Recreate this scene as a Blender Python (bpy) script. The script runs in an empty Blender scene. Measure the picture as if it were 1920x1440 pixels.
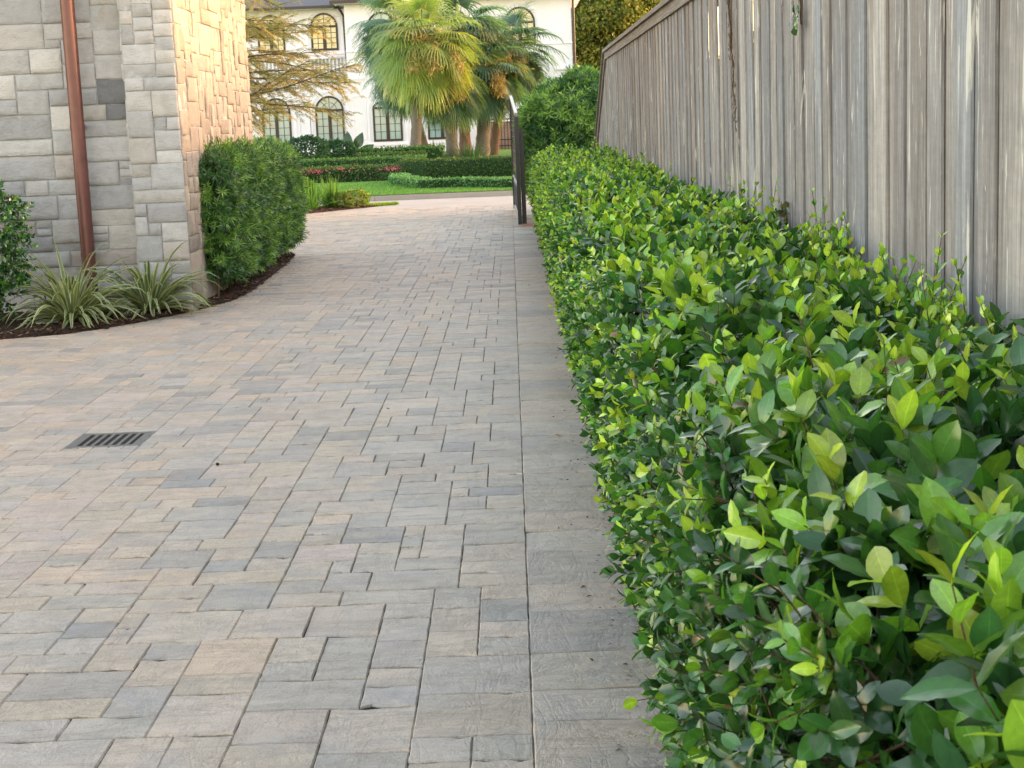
import bpy, math, random
import numpy as np
from mathutils import Vector, Matrix, noise as mnoise
rng = np.random.default_rng(7)
random.seed(7)
S = bpy.context.scene
COL = S.collection
R = math.radians

# ------------------------------------------------------------------ camera
FPX = 2950.0                       # focal length in pixels of a 1920 px wide frame
fw = np.array([-5, -485, FPX]); fw = fw/np.linalg.norm(fw)
dn = np.array([.0405, 1, 485.2/FPX]); dn -= fw*(dn@fw); dn /= np.linalg.norm(dn)
MW = np.array([np.cross(fw, -dn), fw, -dn])      # rows: world axes in camera (right, down, forward)
EYE = np.array([0, 0, 1.5])
def at(u, v, Y):
    d = MW@np.array([u-960, v-720, FPX]); return EYE+d*(Y/d[1])
def on_ground(u, v, z=0):
    d = MW@np.array([u-960, v-720, FPX]); return EYE+d*((z-1.5)/d[2])
cam = bpy.data.cameras.new('camera'); camo = bpy.data.objects.new('camera', cam); COL.objects.link(camo)
cam.sensor_width = 36; cam.lens = 36*FPX/1920; cam.clip_start = .05; cam.clip_end = 3000
A = np.stack([MW[:, 0], -MW[:, 1], -MW[:, 2]], 1)
M4 = Matrix([list(A[i])+[EYE[i]] for i in range(3)]+[[0, 0, 0, 1]])
camo.matrix_world = M4
cam.dof.use_dof = True; cam.dof.focus_distance = 6.0; cam.dof.aperture_fstop = 26
S.camera = camo

# ------------------------------------------------------------------ object helpers
def tag(o, label=None, cat=None, group=None, kind=None):
    if label: o['label'] = label
    if cat: o['category'] = cat
    if group: o['group'] = group
    if kind: o['kind'] = kind
    return o
def empty(name, loc, label, cat, group=None):
    o = bpy.data.objects.new(name, None); COL.objects.link(o); o.location = loc
    return tag(o, label, cat, group)
def link(name, me, mat, parent=None):
    o = bpy.data.objects.new(name, me); COL.objects.link(o)
    if mat: me.materials.append(mat)
    if parent is not None:
        o.parent = parent
        o.matrix_parent_inverse = Matrix.Translation(-Vector(parent.location)) if parent.parent is None else Matrix.Identity(4)
        if parent.parent is not None:
            o.matrix_parent_inverse = Matrix.Identity(4)
    return o
class MB:
    """collects polygons and links them as one mesh object (all in world coordinates)"""
    def __init__(s): s.V = []; s.L = []; s.N = []; s.C = []; s.n = 0
    def add(s, V, F, C=None):
        V = np.asarray(V, float).reshape(-1, 3); F = np.asarray(F, np.int64)
        s.V.append(V); s.L.append((F+s.n).ravel()); s.N.append(np.full(len(F), F.shape[1]))
        if C is None: C = (1, 1, 1)
        C = np.asarray(C, float)
        if C.ndim == 1: C = np.tile(C[:3], (len(V), 1))
        s.C.append(C); s.n += len(V)
        return s
    def box(s, a, b, c=None, rz=0, piv=None):
        x0, y0, z0 = a; x1, y1, z1 = b
        V = np.array([(x, y, z) for z in (z0, z1) for y in (y0, y1) for x in (x0, x1)], float)
        if rz:
            p = np.array(piv if piv is not None else ((x0+x1)/2, (y0+y1)/2, 0)); ca, sa = math.cos(rz), math.sin(rz)
            q = V-p; V = np.stack([q[:, 0]*ca-q[:, 1]*sa, q[:, 0]*sa+q[:, 1]*ca, q[:, 2]], 1)+p
        return s.add(V, [(0, 2, 3, 1), (4, 5, 7, 6), (0, 1, 5, 4), (2, 6, 7, 3), (0, 4, 6, 2), (1, 3, 7, 5)], c)
    def tube(s, pts, rad, k=6, c=None, cap=True):
        pts = np.asarray(pts, float); n = len(pts); rad = np.broadcast_to(rad, (n,))
        t = np.gradient(pts, axis=0); t /= np.linalg.norm(t, axis=1)[:, None]+1e-9
        ref = np.array([0, 0, 1.]) if abs(t[0][2]) < .8 else np.array([1., 0, 0])
        u = np.cross(t, ref); u /= np.linalg.norm(u, axis=1)[:, None]+1e-9; w = np.cross(t, u)
        an = np.arange(k)*2*math.pi/k
        V = (pts[:, None]+rad[:, None, None]*(u[:, None]*np.cos(an)[None, :, None]+w[:, None]*np.sin(an)[None, :, None])).reshape(-1, 3)
        F = [(i*k+j, i*k+(j+1) % k, (i+1)*k+(j+1) % k, (i+1)*k+j) for i in range(n-1) for j in range(k)]
        s.add(V, F, c)
        if cap and k >= 3:
            b = s.n-len(V)
            for base, o in ((0, 1), ((n-1)*k, -1)):
                s.L.append(np.array([b+base+j for j in range(k)][::o])); s.N.append(np.array([k]))
        return s
    def build(s, name, mat, parent=None, smooth=False):
        me = bpy.data.meshes.new(name)
        V = np.concatenate(s.V); L = np.concatenate(s.L).astype(np.int32); N = np.concatenate(s.N).astype(np.int32)
        me.vertices.add(len(V)); me.loops.add(len(L)); me.polygons.add(len(N))
        me.vertices.foreach_set('co', V.astype(np.float32).ravel())
        me.loops.foreach_set('vertex_index', L)
        me.polygons.foreach_set('loop_start', np.concatenate([[0], np.cumsum(N)[:-1]]).astype(np.int32))
        me.polygons.foreach_set('use_smooth', np.full(len(N), bool(smooth)))
        ca = me.color_attributes.new('Col', 'FLOAT_COLOR', 'POINT')
        C = np.concatenate(s.C); ca.data.foreach_set('color', np.concatenate([C, np.ones((len(C), 1))], 1).astype(np.float32).ravel())
        me.update(calc_edges=True)
        return link(name, me, mat, parent)

# ------------------------------------------------------------------ material helpers
class NT:
    def __init__(s, name):
        s.m = bpy.data.materials.new(name); s.m.use_nodes = True; s.t = s.m.node_tree; s.t.nodes.clear()
        s.out = s.n('ShaderNodeOutputMaterial')
    def n(s, typ, **kw):
        nd = s.t.nodes.new(typ)
        for k, v in kw.items():
            if k.startswith('_'): setattr(nd, k[1:], v)
            else:
                key = int(k[1:]) if k[0] == 'i' and k[1:].isdigit() else k.replace('__', ' ')
                s.put(nd.inputs[key], v)
        return nd
    def put(s, inp, v):
        if isinstance(v, bpy.types.NodeSocket): s.t.links.new(v, inp)
        elif isinstance(v, bpy.types.Node): s.t.links.new(v.outputs[0], inp)
        else: inp.default_value = v
    def noise(s, vec, scale, detail=3, rough=.6, dist=0):
        return s.n('ShaderNodeTexNoise', Vector=vec, Scale=scale, Detail=detail, Roughness=rough, Distortion=dist).outputs[0]
    def ramp(s, fac, stops, interp='LINEAR'):
        nd = s.n('ShaderNodeValToRGB'); s.put(nd.inputs[0], fac); cr = nd.color_ramp; cr.interpolation = interp
        while len(cr.elements) < len(stops): cr.elements.new(.5)
        for e, (p, c) in zip(cr.elements, stops):
            e.position = p; e.color = (c, c, c, 1) if isinstance(c, (int, float)) else (*c, 1)
        return nd.outputs[0]
    def mix(s, fac, a, b, mode='MIX'):
        nd = s.n('ShaderNodeMix', _data_type='RGBA', _blend_type=mode)
        s.put(nd.inputs[0], fac)
        for i, v in ((6, a), (7, b)):
            s.put(nd.inputs[i], (*v, 1) if isinstance(v, tuple) and len(v) == 3 else v)
        return nd.outputs[2]
    def coord(s, scale=(1, 1, 1), rot=(0, 0, 0)):
        tc = s.n('ShaderNodeTexCoord')
        return s.n('ShaderNodeMapping', Vector=tc.outputs['Object'], Scale=scale, Rotation=rot).outputs[0]
    def attr(s): return s.n('ShaderNodeAttribute', _attribute_name='Col').outputs[0]
    def math(s, op, a, b=0.0):
        nd = s.n('ShaderNodeMath', _operation=op); s.put(nd.inputs[0], a); s.put(nd.inputs[1], b); return nd.outputs[0]
    def finish(s, col, rough=.6, bump=None, bstr=.3, bdist=.01, spec=.5, transl=0, tcol=None, metal=0):
        p = s.n('ShaderNodeBsdfPrincipled'); s.put(p.inputs['Base Color'], (*col, 1) if isinstance(col, tuple) else col)
        s.put(p.inputs['Roughness'], rough); p.inputs['Specular IOR Level'].default_value = spec; p.inputs['Metallic'].default_value = metal
        if bump is not None:
            b = s.n('ShaderNodeBump', Height=bump, Strength=bstr, Distance=bdist); s.put(p.inputs['Normal'], b.outputs[0])
        o = p.outputs[0]
        if transl:
            t = s.n('ShaderNodeBsdfTranslucent'); s.put(t.inputs[0], tcol if tcol is not None else ((*col, 1) if isinstance(col, tuple) else col))
            mx = s.n('ShaderNodeMixShader'); mx.inputs[0].default_value = transl
            s.t.links.new(o, mx.inputs[1]); s.t.links.new(t.outputs[0], mx.inputs[2]); o = mx.outputs[0]
        s.t.links.new(o, s.out.inputs[0]); return s.m

def mat_leaf(name, rough=.4, transl=.3, boost=1.5, spec=.5):
    t = NT(name); c = t.attr()
    nz = t.noise(t.coord(), 75, 4, .65, 1.0)
    c = t.mix(1.0, c, t.ramp(nz, [(.3, .8), (.7, 1.15)]), 'MULTIPLY')
    tc = t.mix(1.0, c, (boost*1.05, boost*1.1, boost*.5), 'MULTIPLY')
    return t.finish(c, rough, transl=transl, tcol=tc, spec=spec)
def mat_plain(name, col, rough=.6, nscale=8, var=.12, bstr=.1, spec=.5, metal=0, bdist=.005, useattr=False):
    t = NT(name); v = t.coord(); nz = t.noise(v, nscale, 5)
    base = t.attr() if useattr else (*col, 1)
    c = t.mix(1.0, base, t.ramp(nz, [(.25, 1-var), (.75, 1+var)]), 'MULTIPLY')
    return t.finish(c, rough, bump=nz, bstr=bstr, bdist=bdist, spec=spec, metal=metal)

def mat_paver():
    t = NT('paver_stone'); v = t.coord(); c = t.attr()
    big = t.noise(v, 5, 4, .6, .6); fine = t.noise(v, 160, 3, .7)
    cleft = t.noise(t.coord((5, 1.7, 1), (0, 0, .75)), 1.7, 6, .66, .5)
    ridge = t.math('ABSOLUTE', t.math('SUBTRACT', cleft, .5))
    c = t.mix(1.0, c, t.ramp(big, [(.25, .88), (.5, 1.0), (.78, 1.1)]), 'MULTIPLY')
    c = t.mix(1.0, c, t.ramp(fine, [(.28, .74), (.5, 1.0), (.75, 1.2)]), 'MULTIPLY')
    vn = t.noise(t.coord((.9, 3.2, 1), (0, 0, .22)), 2.6, 6, .7, .9); vr = t.math('ABSOLUTE', t.math('SUBTRACT', vn, .5))
    c = t.mix(t.ramp(vr, [(0, .30), (.010, .14), (.03, 0)]), c, (.15, .135, .12))
    st = t.noise(t.coord((3, 6, 1), (0, 0, .35)), 3, 5, .65, .8); c = t.mix(1.0, c, t.ramp(st, [(.32, .90), (.5, 1.0), (.68, 1.06)]), 'MULTIPLY')
    ef = t.noise(v, 7, 5, .7, .5); c = t.mix(t.ramp(ef, [(.70, 0), (.76, .55)]), c, (.66, .65, .63))
    tint = t.noise(v, 3.3, 3, .55, .8)
    c = t.mix(t.ramp(tint, [(.52, 0), (.66, .38)]), c, (.27, .268, .27))
    tint2 = t.noise(t.coord((1, 1, 1), (1, 2, 3)), 4.1, 3, .55, .8)
    c = t.mix(t.ramp(tint2, [(.54, 0), (.68, .35)]), c, (.43, .35, .275))
    spk = t.noise(v, 420, 2, .6)
    c = t.mix(t.ramp(spk, [(.66, 0), (.72, .5)]), c, (.55, .53, .50))
    c = t.mix(t.ramp(spk, [(.28, .6), (.34, 0)]), c, (.12, .11, .10))
    c = t.mix(t.ramp(ridge, [(0, .20), (.02, 0)]), c, (.14, .13, .115))
    dust = t.noise(v, 1.1, 4, .7)
    c = t.mix(t.ramp(dust, [(.55, 0), (.75, .28)]), c, (.42, .40, .38))
    h = t.math('ADD', t.math('MULTIPLY', t.ramp(ridge, [(0, 0), (.05, 1)]), .22), t.math('ADD', t.math('MULTIPLY', fine, .25), t.math('ADD', t.math('MULTIPLY', big, .9), t.math('MULTIPLY', t.ramp(vr, [(0, 0), (.05, 1)]), .35))))
    return t.finish(c, .62, bump=h, bstr=.75, bdist=.006, spec=.45)
def mat_stone():
    t = NT('split_stone'); v = t.coord(); c = t.attr()
    big = t.noise(v, 9, 5, .65, .5); fine = t.noise(v, 70, 4, .7)
    str_ = t.noise(t.coord((1, 1, 3.2), (.5, .35, 0)), 13, 4, .6, 1.2)
    c = t.mix(1.0, c, t.ramp(big, [(.25, .82), (.5, 1), (.78, 1.12)]), 'MULTIPLY')
    c = t.mix(t.ramp(str_, [(.55, 0), (.7, .25)]), c, (.33, .28, .23))
    h = t.math('ADD', t.math('MULTIPLY', str_, .9), t.math('ADD', t.math('MULTIPLY', fine, .25), big))
    return t.finish(c, .85, bump=h, bstr=.8, bdist=.012, spec=.25)
def mat_board():
    t = NT('weathered_board'); c = t.attr()
    g = t.noise(t.coord((1, 1, .035)), 90, 6, .72, .3); g2 = t.noise(t.coord((1, 1, .03)), 26, 3, .55); hz = t.noise(t.coord((.3, .3, 1)), 42, 3, .6)
    c = t.mix(1.0, c, t.ramp(g, [(.30, .50), (.46, .92), (.56, 1.05), (.72, 1.35)]), 'MULTIPLY')
    c = t.mix(1.0, c, t.ramp(g2, [(.3, .80), (.7, 1.18)]), 'MULTIPLY')
    c = t.mix(1.0, c, t.ramp(hz, [(.35, .93), (.65, 1.05)]), 'MULTIPLY')
    w2 = t.noise(t.coord((1, 1, .22), (0, 0, 1)), 5, 5, .62, .6)
    c = t.mix(t.ramp(w2, [(.5, 0), (.62, .42)]), c, (.17, .16, .155))
    w = t.noise(t.coord((1, 1, .09)), 19, 5, .62, 1.2)
    c = t.mix(t.ramp(w, [(.60, 0), (.635, .75), (.72, .9)]), c, (.62, .60, .54))        # bleached streaks
    br = t.noise(t.coord((1, 1, .10)), 7, 3, .5, .3)
    pos = t.n('ShaderNodeSeparateXYZ', Vector=t.n('ShaderNodeTexCoord').outputs['Object']).outputs[2]
    top = t.ramp(t.math('MULTIPLY', pos, .4), [(.62, 0), (.97, 1)])
    c = t.mix(t.math('MULTIPLY', top, t.ramp(br, [(.45, 0), (.68, .7)])), c, (.20, .125, .07))
    kn = t.n('ShaderNodeTexVoronoi', Vector=t.coord((1, 1, .38)), Scale=3.1).outputs[0]
    kr = t.math('ABSOLUTE', t.math('SINE', t.math('MULTIPLY', kn, 120.0)))
    ring = t.math('MULTIPLY', t.ramp(kn, [(.045, 1), (.12, 0)]), t.ramp(kr, [(.2, .25), (.8, .85)]))
    c = t.mix(t.ramp(kn, [(.08, .5), (.17, 0)]), c, (.50, .46, .40))
    c = t.mix(ring, c, (.14, .10, .075))
    h = t.math('ADD', t.math('ADD', g, t.math('MULTIPLY', hz, .25)), t.math('MULTIPLY', w, .6))
    return t.finish(c, .85, bump=h, bstr=.9, bdist=.006, spec=.2)

def mat_mulch():
    t = NT('mulch'); v = t.coord(); n1 = t.noise(v, 40, 5, .7, 1)
    c = t.ramp(n1, [(.3, (.012, .008, .006)), (.5, (.04, .024, .017)), (.72, (.10, .055, .035))])
    return t.finish(c, .9, bump=n1, bstr=1, bdist=.03, spec=.2)
def mat_grass(name, a, b, dry=.15):
    t = NT(name); v = t.coord(); n1 = t.noise(v, 1.3, 4, .6); n2 = t.noise(v, 45, 4, .7)
    c = t.mix(t.ramp(n2, [(.3, 0), (.7, 1)]), a, b)
    c = t.mix(t.ramp(n1, [(.52, 0), (.72, dry*2)]), c, (.20, .17, .06))
    return t.finish(c, .8, bump=n2, bstr=1, bdist=.04, spec=.2)
def mat_street():
    t = NT('concrete'); v = t.coord(); n1 = t.noise(v, 1.2, 5, .6); n2 = t.noise(v, 60, 3, .7)
    c = t.mix(1.0, (.36, .33, .30), t.ramp(n1, [(.3, .85), (.7, 1.12)]), 'MULTIPLY')
    c = t.mix(1.0, c, t.ramp(n2, [(.3, .88), (.7, 1.1)]), 'MULTIPLY')
    return t.finish(c, .75, bump=n2, bstr=.3, bdist=.01, spec=.4)
def mat_stucco():
    t = NT('stucco'); v = t.coord(); n1 = t.noise(v, .6, 4, .6); n2 = t.noise(v, 30, 4, .7)
    c = t.mix(1.0, (.80, .76, .83), t.ramp(n1, [(.3, .94), (.7, 1.03)]), 'MULTIPLY')
    return t.finish(c, .9, bump=n2, bstr=.15, bdist=.01, spec=.2)
def mat_bark(name, a, b, sc=(1, 1, .35)):
    t = NT(name); n1 = t.noise(t.coord(sc), 22, 5, .7, .5)
    c = t.ramp(n1, [(.3, a), (.7, b)])
    return t.finish(c, .9, bump=n1, bstr=1, bdist=.03, spec=.2)

MT = dict(
    paver=mat_paver(), stone=mat_stone(), board=mat_board(), mulch=mat_mulch(), street=mat_street(), stucco=mat_stucco(),
    mortar=mat_plain('mortar', (.37, .375, .37), .95, 40, .15, .3, .2),
    joint=mat_plain('joint_sand', (.025, .023, .021), .95, 60, .4, .6, .2),
    leaf=mat_leaf('glossy_leaf', .22, .30, 1.6, .7), pod=mat_leaf('narrow_leaf', .45, .28, 1.5, .4), farleaf=mat_leaf('far_leaf', .6, .35, 1.6, .3),
    palm=mat_leaf('palm_leaf', .45, .30, 1.8, .5), strap=mat_leaf('striped_leaf', .45, .25, 1.2, .4),
    twig=mat_bark('twig_bark', (.05, .03, .02), (.16, .10, .06)), bark=mat_bark('bark', (.06, .045, .035), (.17, .13, .10)),
    palmbark=mat_bark('palm_bark', (.09, .075, .06), (.24, .21, .18), (.6, .6, 3)), redbark=mat_bark('palm_bark_brown', (.09, .055, .04), (.22, .145, .105), (.6, .6, 3)),
    copper=mat_plain('brown_metal', (.125, .048, .040), .38, 5, .22, .05, .6, .35),
    darkmetal=mat_plain('dark_gutter_metal', (.045, .026, .022), .45, 10, .2, .05),
    black=mat_plain('black_iron', (.012, .013, .018), .4, 20, .2, .1),
    frame=mat_plain('window_frame_paint', (.030, .017, .015), .45, 10, .15, .05),
    glass=mat_plain('window_pane', (.30, .42, .43), .06, .8, .10, .0, .8),
    glass_warm_refl=mat_plain('window_pane_warm_reflection', (.60, .50, .30), .06, .8, .2, .0, .8),  # golden base colour stands in for the warm evening reflection
    roof=mat_plain('roof_slate', (.10, .10, .115), .7, 12, .3, .5),
    tan=mat_plain('tan_wood', (.34, .20, .155), .7, 4, .15, .1),
    iron=mat_plain('grate_iron', (.16, .15, .14), .55, 30, .35, .3, .5, .5),
    rust=mat_plain('rust', (.14, .045, .025), .8, 20, .4, .4),
    lawn=mat_grass('lawn_grass', (.06, .15, .025), (.13, .27, .045)), ground=mat_grass('ground_soil', (.05, .07, .025), (.10, .13, .05)),
    core=mat_plain('inner_twigs', (.012, .019, .009), .9, 30, .5, 1, .1),
    chip=mat_plain('wood_chip', (1, 1, 1), .85, 30, .3, .3, .2, useattr=True),
    pale=mat_plain('pale_stone', (.45, .44, .42), .6, 15, .15, .1),
    white=mat_plain('white_trim', (.82, .78, .85), .8, 3, .04, .05),
    capwood=mat_bark('cap_wood', (.20, .17, .145), (.38, .34, .30), (3, .1, 3)),
    flower=mat_leaf('flower_petal', .6, .35, 1.3, .2),
)

# ------------------------------------------------------------------ numpy foliage kit
def unit(a): return a/(np.linalg.norm(a, axis=-1, keepdims=True)+1e-9)
def rdir(n, up=0.0):
    v = rng.normal(size=(n, 3)); v[:, 2] += up; return unit(v)
def leaf_t(nseg=3, w=.5, fold=.25, curl=.25, p=.85, two=True):
    t = np.linspace(0, 1, nseg+1); prof = np.clip(np.sin(math.pi*np.clip(t, 0.0, 1)**p), 0, 1)**.78*.5*w; prof[0] = .03*w; prof[-1] = .012*w
    z = -curl*t*t
    V = []; C = []
    for i in range(nseg+1):
        if two:
            V += [(-prof[i], t[i], z[i]+fold*prof[i]), (0, t[i], z[i]), (prof[i], t[i], z[i]+fold*prof[i])]; C += [1, 1.12, 1]
        else:
            V += [(-prof[i], t[i], z[i]), (prof[i], t[i], z[i])]; C += [1, 1]
    k = 3 if two else 2; F = []
    for i in range(nseg):
        for j in range(k-1): F.append((i*k+j, i*k+j+1, (i+1)*k+j+1, (i+1)*k+j))
    return np.array(V), np.array(F), np.array(C)
def put(mb, tm, pos, d, nrm, ln, col, wid=1.0):
    V, F, C = tm; n = len(pos); d = unit(d); s = unit(np.cross(d, nrm)); nn = np.cross(s, d)
    ln = np.broadcast_to(ln, (n,)); wid = np.broadcast_to(wid, (n,))
    P = pos[:, None]+ln[:, None, None]*(V[None, :, 0, None]*(s*wid[:, None])[:, None]+V[None, :, 1, None]*d[:, None]+V[None, :, 2, None]*nn[:, None])
    FF = (F[None]+np.arange(n)[:, None, None]*len(V)).reshape(-1, F.shape[1])
    CC = (col[:, None]*C[None, :, None]).reshape(-1, 3)
    mb.add(P.reshape(-1, 3), FF, CC)
def shoots(mb, p, d, L, nodes, tm, leaf, colf, per=2, th=(.7, 1.1), tip=.5, wid=1.0, twist=math.pi/2, jit=.25, grav=0.0, stem=None, stemr=.0016):
    """leafy shoots: p base, d direction, L length; `per` leaves per node; colf(n, t)->colour"""
    n = len(p); d = unit(d); L = np.broadcast_to(L, (n,))
    ref = rdir(n); u = unit(np.cross(d, ref)); w = np.cross(d, u); ph = rng.uniform(0, 6.28, n)
    for j in range(nodes):
        t = (j+.6)/nodes; q = p+d*(L*t)[:, None]
        th_ = (th[0]+(th[1]-th[0])*(1-t))+rng.normal(0, jit*.6, n)
        sz = leaf*(1-(1-tip)*t**2)*rng.uniform(.72, 1.15, n)
        for k in range(per):
            a = ph+j*twist+k*2*math.pi/per+rng.normal(0, jit, n)
            r = u*np.cos(a)[:, None]+w*np.sin(a)[:, None]
            th2 = th_+rng.normal(0, jit*.5, n)
            ld = d*np.cos(th2)[:, None]+r*np.sin(th2)[:, None]; ld[:, 2] -= grav*rng.uniform(.3, 1, n)
            nr = d*np.sin(th2)[:, None]-r*np.cos(th2)[:, None]+rng.normal(0, .25, (n, 3))
            put(mb, tm, q, ld, nr, sz, colf(n, t), wid*rng.uniform(.8, 1.2, n))
    if stem is not None:
        an = np.arange(3)*2.094; ring = (u[:, None]*np.cos(an)[None, :, None]+w[:, None]*np.sin(an)[None, :, None])
        a = p[:, None]-d[:, None]*.05+ring*stemr*1.6; b = (p+d*(L*.97)[:, None])[:, None]+ring*stemr*.6
        V = np.concatenate([a, b], 1).reshape(-1, 3); F0 = np.array([(j, (j+1) % 3, 3+(j+1) % 3, 3+j) for j in range(3)])
        stem.add(V, (F0[None]+np.arange(n)[:, None, None]*6).reshape(-1, 4), (1, 1, 1))
def vary(base, n, v=.25, hue=.08):
    c = np.tile(np.array(base, float), (n, 1))*rng.lognormal(0, v, (n, 1))
    return np.clip(c*(1+rng.normal(0, hue, (n, 3))), 0.002, .9)
def blend(n, pal, wts, v=.2):
    pal = np.array(pal); k = rng.choice(len(pal), n, p=np.array(wts)/np.sum(wts))
    return np.clip(pal[k]*rng.lognormal(0, v, (n, 1))*(1+rng.normal(0, .06, (n, 3))), .002, .9)
def fbm(x, y, s=1.0, o=3, seed=0):
    r = np.zeros(np.shape(x))
    for i in range(o):
        f = s*2**i
        r = r+(np.sin(x*f*1.7+seed+i*2.3+1.3*np.sin(y*f*1.1+i))+np.sin(y*f*1.9+seed*1.7+i*1.1+1.1*np.sin(x*f*1.3+i*3)))/2**(i+1)
    return r*.5

# ------------------------------------------------------------------ world, sun
SUN_EL, SUN_AZ = R(14), R(75)           # azimuth from +Y (up the driveway) towards +X
W = bpy.data.worlds.new('World'); S.world = W; W.use_nodes = True
wt = W.node_tree; bg = wt.nodes['Background']; sky = wt.nodes.new('ShaderNodeTexSky'); sky.sky_type = 'NISHITA'; sky.sun_disc = False
sky.sun_elevation = SUN_EL; sky.sun_rotation = SUN_AZ; sky.air_density = 1; sky.dust_density = .9; sky.ozone_density = .6
mx = wt.nodes.new('ShaderNodeMix'); mx.data_type = 'RGBA'; mx.blend_type = 'MULTIPLY'; mx.inputs[0].default_value = 1
mx.inputs[7].default_value = (1.29, .965, .735, 1)     # white balance of the sky light
wt.links.new(sky.outputs[0], mx.inputs[6]); wt.links.new(mx.outputs[2], bg.inputs[0]); bg.inputs[1].default_value = .15
sl = bpy.data.lights.new('sun', 'SUN'); so = bpy.data.objects.new('sun', sl); COL.objects.link(so)
sl.energy = 2.0; sl.angle = R(.5); sl.color = (.22, .105, .042)
sd = Vector((math.sin(SUN_AZ)*math.cos(SUN_EL), math.cos(SUN_AZ)*math.cos(SUN_EL), math.sin(SUN_EL)))
so.rotation_euler = sd.to_track_quat('Z', 'Y').to_euler()
S.view_settings.view_transform = 'Standard'; S.view_settings.look = 'None'; S.view_settings.exposure = 2.85; S.view_settings.gamma = 1
S.render.resolution_x = 1024; S.render.resolution_y = 768
S.cycles.max_bounces = 8; S.cycles.transparent_max_bounces = 4

# ------------------------------------------------------------------ terrain
KERB = 34.5
def gz(x, y):
    y = np.asarray(y, float)
    return np.where(y < KERB+.05, -.035, np.clip(.10+(y-KERB)*.0055, .1, .45))
ys = np.concatenate([[-400, -60, -10, 0, 10, 20, 30, KERB+.04, KERB+.06], np.linspace(36, 90, 28), [140, 300, 1500]])
xs = np.concatenate([[-1200, -300, -60, -20], np.linspace(-12, 12, 13), [20, 60, 300, 1200]])
X, Yg = np.meshgrid(xs, ys); Zg = gz(X, Yg)
g = MB(); nx = len(xs)
g.add(np.stack([X, Yg, Zg], -1).reshape(-1, 3), [(i*nx+j, i*nx+j+1, (i+1)*nx+j+1, (i+1)*nx+j) for i in range(len(ys)-1) for j in range(nx-1)])
tag(g.build('ground', MT['ground']), kind='structure')
def sheet(name, pts, z, mat, kind='structure'):
    m = MB(); m.add([(x, y, z) for x, y in pts], [list(range(len(pts)))]); return tag(m.build(name, mat), kind=kind)
sheet('street', [(-90, 30.5), (90, 30.5), (90, KERB), (-90, KERB)], -.012, MT['street'])
k = MB()
for i in range(60):
    x0 = -90+i*3; k.box((x0+.004, KERB-.01, -.03), (x0+2.996, KERB+.17, .095)); 
ko = tag(k.build('kerb', MT['street']), kind='structure')
m = MB(); lx = np.linspace(-40, 40, 41); ly = np.concatenate([[KERB+.17], np.linspace(35.2, 79, 30)])
XX, YY = np.meshgrid(lx, ly); ZZ = gz(XX, YY)+.006
m.add(np.stack([XX, YY, ZZ], -1).reshape(-1, 3), [(i*41+j, i*41+j+1, (i+1)*41+j+1, (i+1)*41+j) for i in range(len(ly)-1) for j in range(40)])
tag(m.build('lawn', MT['lawn']), kind='structure')
# short blades of the lawn
gb = MB(); n = 36000; px = rng.uniform(-7, 1.5, n); py = KERB+.2+rng.uniform(0, 1, n)**1.3*7.5
put(gb, (np.array([(-.5, 0, 0), (.5, 0, 0), (.0, 1, 0)]), np.array([(0, 1, 2)]), np.ones(3)), np.stack([px, py, gz(px, py)], 1), rdir(n, 2.2), rdir(n), rng.uniform(.03, .055, n),
    blend(n, [(.07, .19, .03), (.13, .29, .05), (.20, .30, .08)], [3, 3, 1]), .3)
tag(gb.build('lawn_grass', MT['farleaf']), 'short clipped green grass of the lawn across the street', 'grass', kind='stuff')

# ------------------------------------------------------------------ driveway pavers
U = .0762; GX = 118; GY = int((30.5-1.6)/U)
GRX = (-30*U, -25*U); GRY = (1.6+80*U, 1.6+85*U)
bed_edge = [(-9.5, 11.9), (-5, 12.05), (-4.05, 12.22), (-3.49, 12.46), (-3.02, 13.26), (-2.66, 14.26), (-2.58, 15.0), (-2.59, 15.66), (-2.63, 17.41), (-2.70, 19.2), (-2.78, 19.85), (-3.1, 20.15), (-6, 20.6)]
def bedx(y):
    ys_ = [p[1] for p in bed_edge]; return np.interp(y, ys_, [p[0] for p in bed_edge])
occ = np.zeros((GX, GY), bool); rects = []; occ[25:30, 80:85] = True
sizes = [((2, 2), 2), ((3, 2), 5), ((2, 3), 3), ((3, 3), 4), ((4, 3), 4.5), ((3, 4), 2.6), ((4, 4), 2.2), ((4, 2), 1.4), ((5, 4), .8)]
edges = np.zeros((GX+8, GY+8), bool)
def filler(occ, i, j, GX, GY, sizes):
    opts = [(s, w) for s, w in sizes if i+s[0] <= GX and j+s[1] <= GY and not occ[i:i+s[0], j:j+s[1]].any()]
    if not opts: return (1, 2) if j+2 <= GY and not occ[i, j:j+2].any() else (1, 1)
    # prefer options that leave no single slot
    sc = []
    for s, w in opts:
        r = i+s[0]; gap = 0
        while r < GX and not occ[r, j]: gap += 1; r += 1
        if gap == 1: w *= .04
        if edges[i+s[0], j]: w *= .12        # break long joints running up the drive
        sc.append(w)
    return random.choices([o[0] for o in opts], sc)[0]
for j in range(GY):
    for i in range(GX):
        if occ[i, j]: continue
        s = filler(occ, i, j, GX, GY, sizes)
        occ[i:i+s[0], j:j+s[1]] = True; edges[i+s[0], j+s[1]] = True
        rects.append((-(i+s[0])*U, 1.6+j*U, -i*U, 1.6+(j+s[1])*U))
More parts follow.
